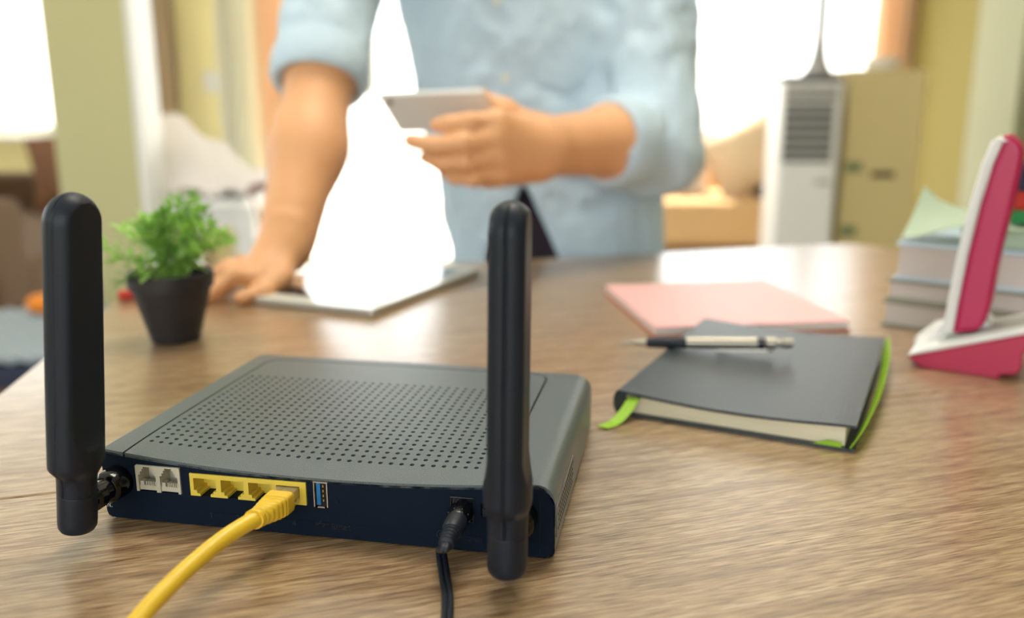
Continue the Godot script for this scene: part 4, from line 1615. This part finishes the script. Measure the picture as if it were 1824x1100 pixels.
func build_plant() -> void:
	var p := thing("potted_plant", "small green leafy plant in a black tapered pot on the desk", "potted plant", Vector3(-0.2962, 0.75, -0.742))
	var g := Soup.new()
	g.lathe([[0.0, 0.0], [0.0195, 0.0], [0.0208, 0.0012], [0.0325, 0.046], [0.0330, 0.0475], [0.0352, 0.048], [0.0362, 0.060], [0.0352, 0.061], [0.0332, 0.060], [0.0318, 0.050], [0.0, 0.050]], 40)
	part("pot", g, M.pot, p, "", 30.0)
	g = Soup.new()
	g.lathe([[0.0325, 0.0505], [0.028, 0.053], [0.012, 0.055], [0.0, 0.0545]], 24)
	part("soil", g, M.soil, p, "", 60.0)
	var sprigs := [[Vector3(-0.058, 0.083, 0.004), 11], [Vector3(-0.034, 0.098, 0.01), 12], [Vector3(-0.028, 0.058, 0.030), 9], [Vector3(-0.038, 0.074, 0.02), 10], [Vector3(-0.006, 0.064, 0.034), 8]]
	for i in 34:
		var a := rng.randf() * TAU
		var rr := sqrt(rng.randf()) * 0.040
		var hgt := 0.124 - rr * rr * 22.0 + rng.randf_range(-0.012, 0.004)
		sprigs.append([Vector3(0.012 + cos(a) * rr, hgt, sin(a) * rr * 0.9), 12])
	var leaf_mats := [M.leaf, M.leaf2, M.leaf3, M.leaf]
	for i in sprigs.size():
		var tip: Vector3 = sprigs[i][0]
		var base := Vector3(tip.x * 0.22, 0.052, tip.z * 0.22)
		var mid := base.lerp(tip, 0.5) + Vector3(0, 0.010, 0)
		var path := curve([base, mid, tip], 6)
		var sg := Soup.new()
		sg.tube(path, [0.0009, 0.0008, 0.0007, 0.0006], 5)
		var nl: int = sprigs[i][1]
		for k in nl:
			var t := 0.25 + 0.75 * k / (nl - 1.0)
			var at: Vector3 = path[int(t * (path.size() - 1))]
			var dir := (tip - base).normalized()
			var side := dir.cross(Vector3(sin(k * 2.4 + i), 0.3, cos(k * 2.4 + i))).normalized()
			var way := (side * 0.9 + dir * (0.55 + 0.6 * t)).normalized()
			leaf(sg, at, way, rng.randf_range(0.010, 0.015), rng.randf_range(0.0022, 0.0034))
		leaf(sg, tip, (tip - mid).normalized(), 0.011, 0.0028)
		part("sprig", sg, leaf_mats[i % 4], p, "", 50.0)
	var red := thing("marker", "small red marker lying behind the potted plant at the desk edge", "marker", Vector3(-0.414, 0.7562, -0.893))
	var to := (Vector3(-0.322, 0.7562, -0.952) - red.position).normalized()
	red.basis = Basis(to.cross(Vector3.UP).normalized(), to, to.cross(Vector3.UP).normalized().cross(to))
	g = Soup.new()
	g.lathe([[0.0, 0.0], [0.005, 0.0005], [0.0058, 0.002], [0.0058, 0.07]], 18)
	part("barrel", g, M.red, red)
	g = Soup.new()
	g.lathe([[0.0060, 0.069], [0.0062, 0.071], [0.0062, 0.106], [0.005, 0.109], [0.0, 0.1095]], 18)
	part("marker_cap", g, M.red, red)


func leaf(g: Soup, at: Vector3, dir: Vector3, length: float, width: float) -> void:
	var side := dir.cross(Vector3.UP)
	side = side.normalized() if side.length() > 0.1 else Vector3.RIGHT
	var up := side.cross(dir)
	var l := []
	for k in 4:
		var t: float = [0.0, 0.35, 0.7, 1.0][k]
		var w: float = [0.15, 1.0, 0.8, 0.0][k] * width
		var c := at + dir * length * t - up * length * 0.18 * t * t
		l.append([c - side * w + up * w * 0.35, c, c + side * w + up * w * 0.35, c - up * 0.0005])
	for k in 3:
		for q in 2:
			g.quad(l[k][q], l[k][q + 1], l[k + 1][q + 1], l[k + 1][q])
		g.quad(l[k][2], l[k][3], l[k + 1][3], l[k + 1][2])
		g.quad(l[k][3], l[k][0], l[k + 1][0], l[k + 1][3])


func build_tablet() -> void:
	var t := thing("tablet", "white tablet lying on the desk beside the resting hand", "tablet", Vector3(-0.2990, 0.75, -0.8940), -23.6)
	part("case", box(Vector3(0.178, 0.0072, 0.245), Vector3(0.089, 0.0038, -0.1225), 0.0034, 3), M.alu, t)
	var g := Soup.new()
	g.rbox(Vector3(0.089, 0.0076, -0.1225), Vector3(0.175, 0.0012, 0.242), 0.0005, 2)
	part("bezel", g, M.glass_white, t, "white bezel")
	part("screen", box(Vector3(0.148, 0.0008, 0.198), Vector3(0.089, 0.0080, -0.1225), 0.0002, 1), M.glass_dark, t, "glossy dark screen")
	g = Soup.new()
	g.lathe([[0.0, 0.0084], [0.004, 0.0083], [0.0046, 0.0086], [0.0052, 0.0082]], 20, Vector3(0.089, 0.0, -0.0115))
	part("home_button", g, M.glass_white, t)


# ---------------------------------------------------------------- person
func build_person() -> void:
	var o := Vector3(0.05, 0.0, -1.40)
	var pr := thing("person", "person in a pale blue shirt leaning on the desk and holding a phone", "person", o)
	var st := SurfaceTool.new()
	st.begin(Mesh.PRIMITIVE_TRIANGLES)
	var f := Field.new(Vector3(-0.42, 0.0, -1.62), Vector3(0.40, 1.50, -0.86), 0.014)
	# trunk, legs and arms under the clothes
	f.cap(Vector3(-0.10, 1.28, -1.385), Vector3(0.04, 0.92, -1.40), 0.085, 0.08, 0.06)
	f.cap(Vector3(0.10, 1.28, -1.395), Vector3(0.10, 0.92, -1.40), 0.085, 0.08, 0.06)
	f.cap(Vector3(0.0, 1.30, -1.37), Vector3(-0.01, 1.47, -1.33), 0.06, 0.055, 0.05)
	for s in [[0.0, -0.02], [0.14, 0.16]]:
		f.cap(Vector3(s[0], 0.88, -1.40), Vector3(s[1], 0.47, -1.40), 0.075, 0.055, 0.03)
		f.cap(Vector3(s[1], 0.47, -1.40), Vector3(s[1], 0.08, -1.45), 0.052, 0.036, 0.03)
		f.cap(Vector3(s[1], 0.05, -1.46), Vector3(s[1], 0.035, -1.30), 0.034, 0.026, 0.03)
	f.chain([Vector3(-0.19, 1.34, -1.34), Vector3(-0.235, 1.005, -1.125), Vector3(-0.243, 0.90, -1.055), Vector3(-0.256, 0.797, -0.975)], [0.052, 0.042, 0.042, 0.033], 0.03)
	f.chain([Vector3(0.19, 1.34, -1.38), Vector3(0.205, 0.895, -1.235), Vector3(0.135, 0.905, -1.165), Vector3(0.036, 0.903, -1.062)], [0.052, 0.044, 0.045, 0.0360], 0.03)
	f.mesh_into(st)
	# hand on the desk
	f = Field.new(Vector3(-0.40, 0.745, -1.05), Vector3(-0.20, 0.865, -0.85), 0.0036)
	var w := Vector3(-0.256, 0.797, -0.975)
	f.cap(w + Vector3(0.003, 0.02, -0.012), w, 0.032, 0.030, 0.012)
	var mcp := [Vector3(-0.272, 0.772, -0.913), Vector3(-0.283, 0.773, -0.931), Vector3(-0.288, 0.772, -0.951), Vector3(-0.287, 0.770, -0.971)]
	var tip := [Vector3(-0.320, 0.757, -0.876), Vector3(-0.345, 0.757, -0.919), Vector3(-0.349, 0.757, -0.955), Vector3(-0.336, 0.757, -0.994)]
	for i in 4:
		f.cap(w, mcp[i], 0.021, 0.0125, 0.014)
		var pip: Vector3 = mcp[i].lerp(tip[i], 0.42) + Vector3(0, 0.011, 0)
		var dip: Vector3 = mcp[i].lerp(tip[i], 0.74) + Vector3(0, 0.004, 0)
		f.chain([mcp[i], pip, dip, tip[i]], [0.0115, 0.0094, 0.0084, 0.0070], 0.005)
	f.chain([w + Vector3(0.004, -0.006, 0.012), Vector3(-0.250, 0.770, -0.925), Vector3(-0.262, 0.760, -0.898), Vector3(-0.280, 0.7575, -0.876)], [0.017, 0.0125, 0.0095, 0.0075], 0.008)
	f.mesh_into(st)
	# hand round the phone
	f = Field.new(Vector3(-0.14, 0.84, -1.14), Vector3(0.115, 0.99, -0.94), 0.0038)
	w = Vector3(0.036, 0.903, -1.062)
	f.cap(w + Vector3(0.028, 0.0, -0.028), w, 0.0365, 0.0355, 0.014)
	var k1 := [Vector3(-0.016, 0.934, -1.000), Vector3(-0.019, 0.916, -0.994), Vector3(-0.016, 0.897, -0.999), Vector3(-0.011, 0.879, -1.012)]
	for p in k1:
		f.cap(w, p, 0.026, 0.0145, 0.018)
	f.cap(w + Vector3(-0.012, -0.016, 0.01), Vector3(-0.030, 0.874, -1.020), 0.023, 0.017, 0.018)
	f.chain([k1[0], Vector3(-0.047, 0.933, -0.982), Vector3(-0.069, 0.931, -0.984), Vector3(-0.084, 0.930, -0.993)], [0.0135, 0.0108, 0.0098, 0.0080], 0.006)
	f.chain([k1[1], Vector3(-0.054, 0.911, -0.973), Vector3(-0.086, 0.908, -0.978), Vector3(-0.114, 0.913, -0.994)], [0.0138, 0.0110, 0.0100, 0.0082], 0.006)
	f.chain([k1[2], Vector3(-0.052, 0.890, -0.979), Vector3(-0.080, 0.889, -0.986), Vector3(-0.098, 0.894, -1.000)], [0.0130, 0.0106, 0.0096, 0.0080], 0.006)
	f.chain([k1[3], Vector3(-0.044, 0.872, -0.990), Vector3(-0.065, 0.873, -0.999), Vector3(-0.077, 0.878, -1.010)], [0.0120, 0.0096, 0.0088, 0.0074], 0.006)
	f.chain([w + Vector3(-0.012, 0.018, 0.0), Vector3(-0.010, 0.944, -1.050), Vector3(-0.038, 0.957, -1.052), Vector3(-0.066, 0.9605, -1.046)], [0.022, 0.0150, 0.0120, 0.0092], 0.010)
	f.mesh_into(st)
	# head, bent over the phone
	f = Field.new(Vector3(-0.14, 1.40, -1.47), Vector3(0.12, 1.76, -1.14), 0.0065)
	var hc := Vector3(-0.02, 1.585, -1.305)
	f.cap(Vector3(-0.01, 1.40, -1.35), Vector3(-0.015, 1.52, -1.33), 0.056, 0.052, 0.03)
	f.cap(hc + Vector3(0, 0.035, -0.025), hc + Vector3(0, 0.03, 0.012), 0.079, 0.076, 0.04)
	f.cap(hc + Vector3(0, 0.0, 0.015), hc + Vector3(0, -0.075, 0.052), 0.062, 0.036, 0.04)
	f.cap(hc + Vector3(0, 0.012, 0.083), hc + Vector3(0, -0.024, 0.100), 0.009, 0.0135, 0.012)
	for s in [-1.0, 1.0]:
		f.cap(hc + Vector3(0.030 * s, 0.022, 0.071), hc + Vector3(0.045 * s, 0.022, 0.06), 0.010, 0.010, 0.012)
		f.cap(hc + Vector3(0.076 * s, 0.012, -0.01), hc + Vector3(0.074 * s, -0.028, -0.002), 0.014, 0.010, 0.008, Vector3(1.6, 1, 1))
	f.mesh_into(st)
	st.index()
	var body := part("body", st.commit(), M.skin, pr)
	body.position = -o
	# face
	for s in [-1.0, 1.0]:
		var e := Soup.new()
		e.lathe([[0.0, -0.011], [0.008, -0.008], [0.0112, 0.0], [0.008, 0.008], [0.0, 0.011]], 16)
		part("eye", e, M.eye, pr, "", 80.0).position = hc + Vector3(0.030 * s, 0.006, 0.074) - o
		e = Soup.new()
		e.lathe([[0.0, 0.0008], [0.0048, 0.0], [0.0, -0.001]], 12, Vector3(), Basis(Vector3.RIGHT, 1.9))
		part("iris", e, M.iris, pr).position = hc + Vector3(0.030 * s, 0.003, 0.0852) - o
		part("eyebrow", tube_of(curve([Vector3(0.014, 0.024, 0.088), Vector3(0.03, 0.029, 0.084), Vector3(0.046, 0.024, 0.07)].map(func(q): return hc - o + Vector3(q.x * s, q.y, q.z)), 4), [0.0028]), M.hair, pr)
	for q in [[-0.046, 0.0040], [-0.054, 0.0048]]:
		part("lip", tube_of(curve([Vector3(-0.023, q[0] - 0.002, 0.083), Vector3(0, q[0], 0.0905), Vector3(0.023, q[0] - 0.002, 0.083)].map(func(z): return hc - o + z), 5), [0.001, q[1], q[1], q[1], 0.001]), M.lip, pr)
	st = SurfaceTool.new()
	st.begin(Mesh.PRIMITIVE_TRIANGLES)
	f = Field.new(Vector3(-0.14, 1.48, -1.46), Vector3(0.12, 1.76, -1.16), 0.0075)
	f.cap(hc + Vector3(0, 0.045, -0.032), hc + Vector3(0, 0.052, 0.005), 0.083, 0.080, 0.03)
	f.cap(hc + Vector3(0, 0.0, -0.05), hc + Vector3(0, -0.03, -0.052), 0.066, 0.055, 0.03)
	f.change(func(q: Vector3, d: float) -> float:
		var r := q - hc
		return maxf(d, (r.z - 0.012) * 0.8 - (r.y - 0.02) * 0.9) + 0.002 * sin(q.x * 160.0 + q.y * 40.0))
	f.mesh_into(st)
	part("hair", st.commit(), M.hair, pr).position = -o

	# shirt
	st = SurfaceTool.new()
	st.begin(Mesh.PRIMITIVE_TRIANGLES)
	f = Field.new(Vector3(-0.34, 0.66, -1.60), Vector3(0.34, 1.48, -1.02), 0.0115)
	f.cap(Vector3(-0.085, 1.24, -1.375), Vector3(0.012, 0.74, -1.385), 0.108, 0.112, 0.05)
	f.cap(Vector3(0.10, 1.24, -1.385), Vector3(0.130, 0.74, -1.385), 0.108, 0.114, 0.05)
	f.cap(Vector3(0.0, 1.26, -1.37), Vector3(0.07, 0.74, -1.375), 0.112, 0.115, 0.05)
	f.cap(Vector3(-0.17, 1.345, -1.345), Vector3(0.18, 1.345, -1.385), 0.066, 0.066, 0.06)
	f.cap(Vector3(0.0, 1.36, -1.365), Vector3(-0.01, 1.43, -1.35), 0.075, 0.062, 0.03)
	f.chain([Vector3(-0.195, 1.335, -1.335), Vector3(-0.228, 1.13, -1.20), Vector3(-0.237, 1.005, -1.130)], [0.066, 0.060, 0.055], 0.025)
	f.chain([Vector3(0.190, 1.335, -1.385), Vector3(0.196, 1.08, -1.300), Vector3(0.202, 0.893, -1.235)], [0.068, 0.064, 0.062], 0.02)
	f.chain([Vector3(0.202, 0.893, -1.235), Vector3(0.140, 0.903, -1.168)], [0.062, 0.054], 0.02)
	var nz := FastNoiseLite.new()
	nz.seed = 4
	nz.frequency = 7.0
	f.change(func(q: Vector3, d: float) -> float:
		var crease := absf(nz.get_noise_3d(q.x * 1.4, q.y * 0.9 + q.x * 0.6, q.z)) * 0.021
		var e := d + crease - 0.0055
		# cuffs end in open sleeves, the tails part above the belt, the hem hangs free
		var cut := maxf((0.985 - q.y) * 0.9, 0.0) if q.x < -0.165 else 0.0
		if cut > 0.0:
			e = maxf(e, cut)
		var gap := 0.46 * (0.845 - q.y) - absf(q.x - 0.018)
		if q.z > -1.36:
			e = maxf(e, gap)
		return maxf(e, 0.70 - q.y))
	f.mesh_into(st)
	part("shirt", st.commit(), M.shirt, pr).position = -o
	# rolled cuffs
	var cuff := Soup.new()
	var ax := Vector3(-0.02, -0.82, 0.52).normalized()
	cuff.lathe([[0.046, -0.032], [0.0575, -0.030], [0.0615, -0.012], [0.061, 0.010], [0.056, 0.019], [0.048, 0.017], [0.045, 0.0]], 32, Vector3(-0.238, 0.990, -1.118) - o, aim(ax))
	part("cuff", cuff, M.shirt, pr, "", 60.0)
	cuff = Soup.new()
	ax = Vector3(-0.70, 0.06, 0.70).normalized()
	cuff.lathe([[0.046, -0.034], [0.0575, -0.032], [0.0605, -0.012], [0.0595, 0.010], [0.054, 0.018], [0.048, 0.016], [0.046, 0.0]], 32, Vector3(0.134, 0.904, -1.162) - o, aim(ax))
	part("cuff", cuff, M.shirt, pr, "", 60.0)
	# placket, buttons, pocket
	var pl := Soup.new()
	var line := []
	for i in 12:
		var t := i / 11.0
		line.append(Vector3(lerpf(-0.050, 0.006, t), lerpf(1.36, 0.845, t), lerpf(-1.2635, -1.2590, t) - o.z + 0.0) - Vector3(o.x, o.y, 0))
	ribbon(pl, line, Vector3(-1, 0, 0), 0.034, -0.004)
	part("placket", pl, M.shirt, pr)
	for i in 5:
		var t := 0.12 + i * 0.2
		var bt := Soup.new()
		bt.lathe([[0.0, 0.0], [0.0055, 0.0], [0.006, 0.001], [0.0055, 0.002], [0.0, 0.0016]], 16, Vector3(lerpf(-0.050, 0.006, t), lerpf(1.36, 0.845, t), lerpf(-1.2580, -1.2535, t)) - o, Basis(Vector3.RIGHT, HALF))
		part("button", bt, M.button, pr)
	var pk := Soup.new()
	pk.extrude(PackedVector2Array([Vector2(0, 0.1), Vector2(0, 0.012), Vector2(0.036, 0), Vector2(0.072, 0.012), Vector2(0.072, 0.1)]), 0.0, 0.003, 0.0008, Basis(Vector3.UP, 0.18), Vector3(0.034, 0.975, -1.2545) - o)
	part("pocket", pk, M.shirt, pr)
	var col := Soup.new()
	col.lathe([[0.064, -0.02], [0.070, -0.022], [0.071, 0.0], [0.062, 0.028], [0.056, 0.026], [0.060, 0.0]], 32, Vector3(-0.01, 1.435, -1.345) - o, aim(Vector3(-0.04, 1.0, 0.12).normalized()))
	part("collar", col, M.shirt, pr, "", 60.0)
	# trousers and shoes
	st = SurfaceTool.new()
	st.begin(Mesh.PRIMITIVE_TRIANGLES)
	f = Field.new(Vector3(-0.20, 0.04, -1.62), Vector3(0.36, 0.98, -1.20), 0.014)
	for s in [[0.015, -0.02], [0.130, 0.16]]:
		f.cap(Vector3(s[0], 0.92, -1.39), Vector3(s[0], 0.76, -1.385), 0.082, 0.086, 0.04)
		f.cap(Vector3(s[0], 0.76, -1.385), Vector3(s[1], 0.45, -1.40), 0.086, 0.074, 0.03)
		f.cap(Vector3(s[1], 0.45, -1.40), Vector3(s[1], 0.09, -1.445), 0.074, 0.062, 0.03)
	f.cap(Vector3(0.07, 0.92, -1.385), Vector3(0.07, 0.78, -1.375), 0.090, 0.094, 0.04)
	f.mesh_into(st)
	part("trousers", st.commit(), M.trousers, pr).position = -o
	for x in [-0.02, 0.16]:
		var sh := Soup.new()
		sh.rbox(Vector3(x, 0.045, -1.375) - o, Vector3(0.098, 0.09, 0.28), 0.044, 5)
		part("shoe", sh, M.shoe, pr)

	# smartphone in the hand
	var c := [Vector3(-0.1572, 0.9614, -1.040), Vector3(-0.0292, 0.9654, -0.995)]
	var x: Vector3 = (c[1] - c[0]).normalized()
	var d := Vector3(0.020, -0.042, -0.048).normalized()
	d = (d - x * d.dot(x)).normalized()
	var sp := thing("smartphone", "white smartphone held in the person's hand", "smartphone", c[0])
	sp.basis = Basis(x, -d, x.cross(-d))
	part("body", box(Vector3(0.132, 0.068, 0.0075), Vector3(0.066, -0.034, -0.004), 0.0036, 3), M.white, sp)
	part("screen", box(Vector3(0.120, 0.060, 0.001), Vector3(0.066, -0.034, -0.0080), 0.0004, 1), M.glass_dark, sp)
	var cl := Soup.new()
	cl.lathe([[0.0, 0.0008], [0.0035, 0.0008], [0.0042, 0.0]], 16, Vector3(0.012, -0.011, -0.0003), Basis(Vector3.RIGHT, HALF))
	part("camera_lens", cl, M.gloss, sp)


func aim(y: Vector3) -> Basis:
	var x := y.cross(Vector3.BACK if absf(y.z) < 0.9 else Vector3.RIGHT).normalized()
	return Basis(x, y, x.cross(y))
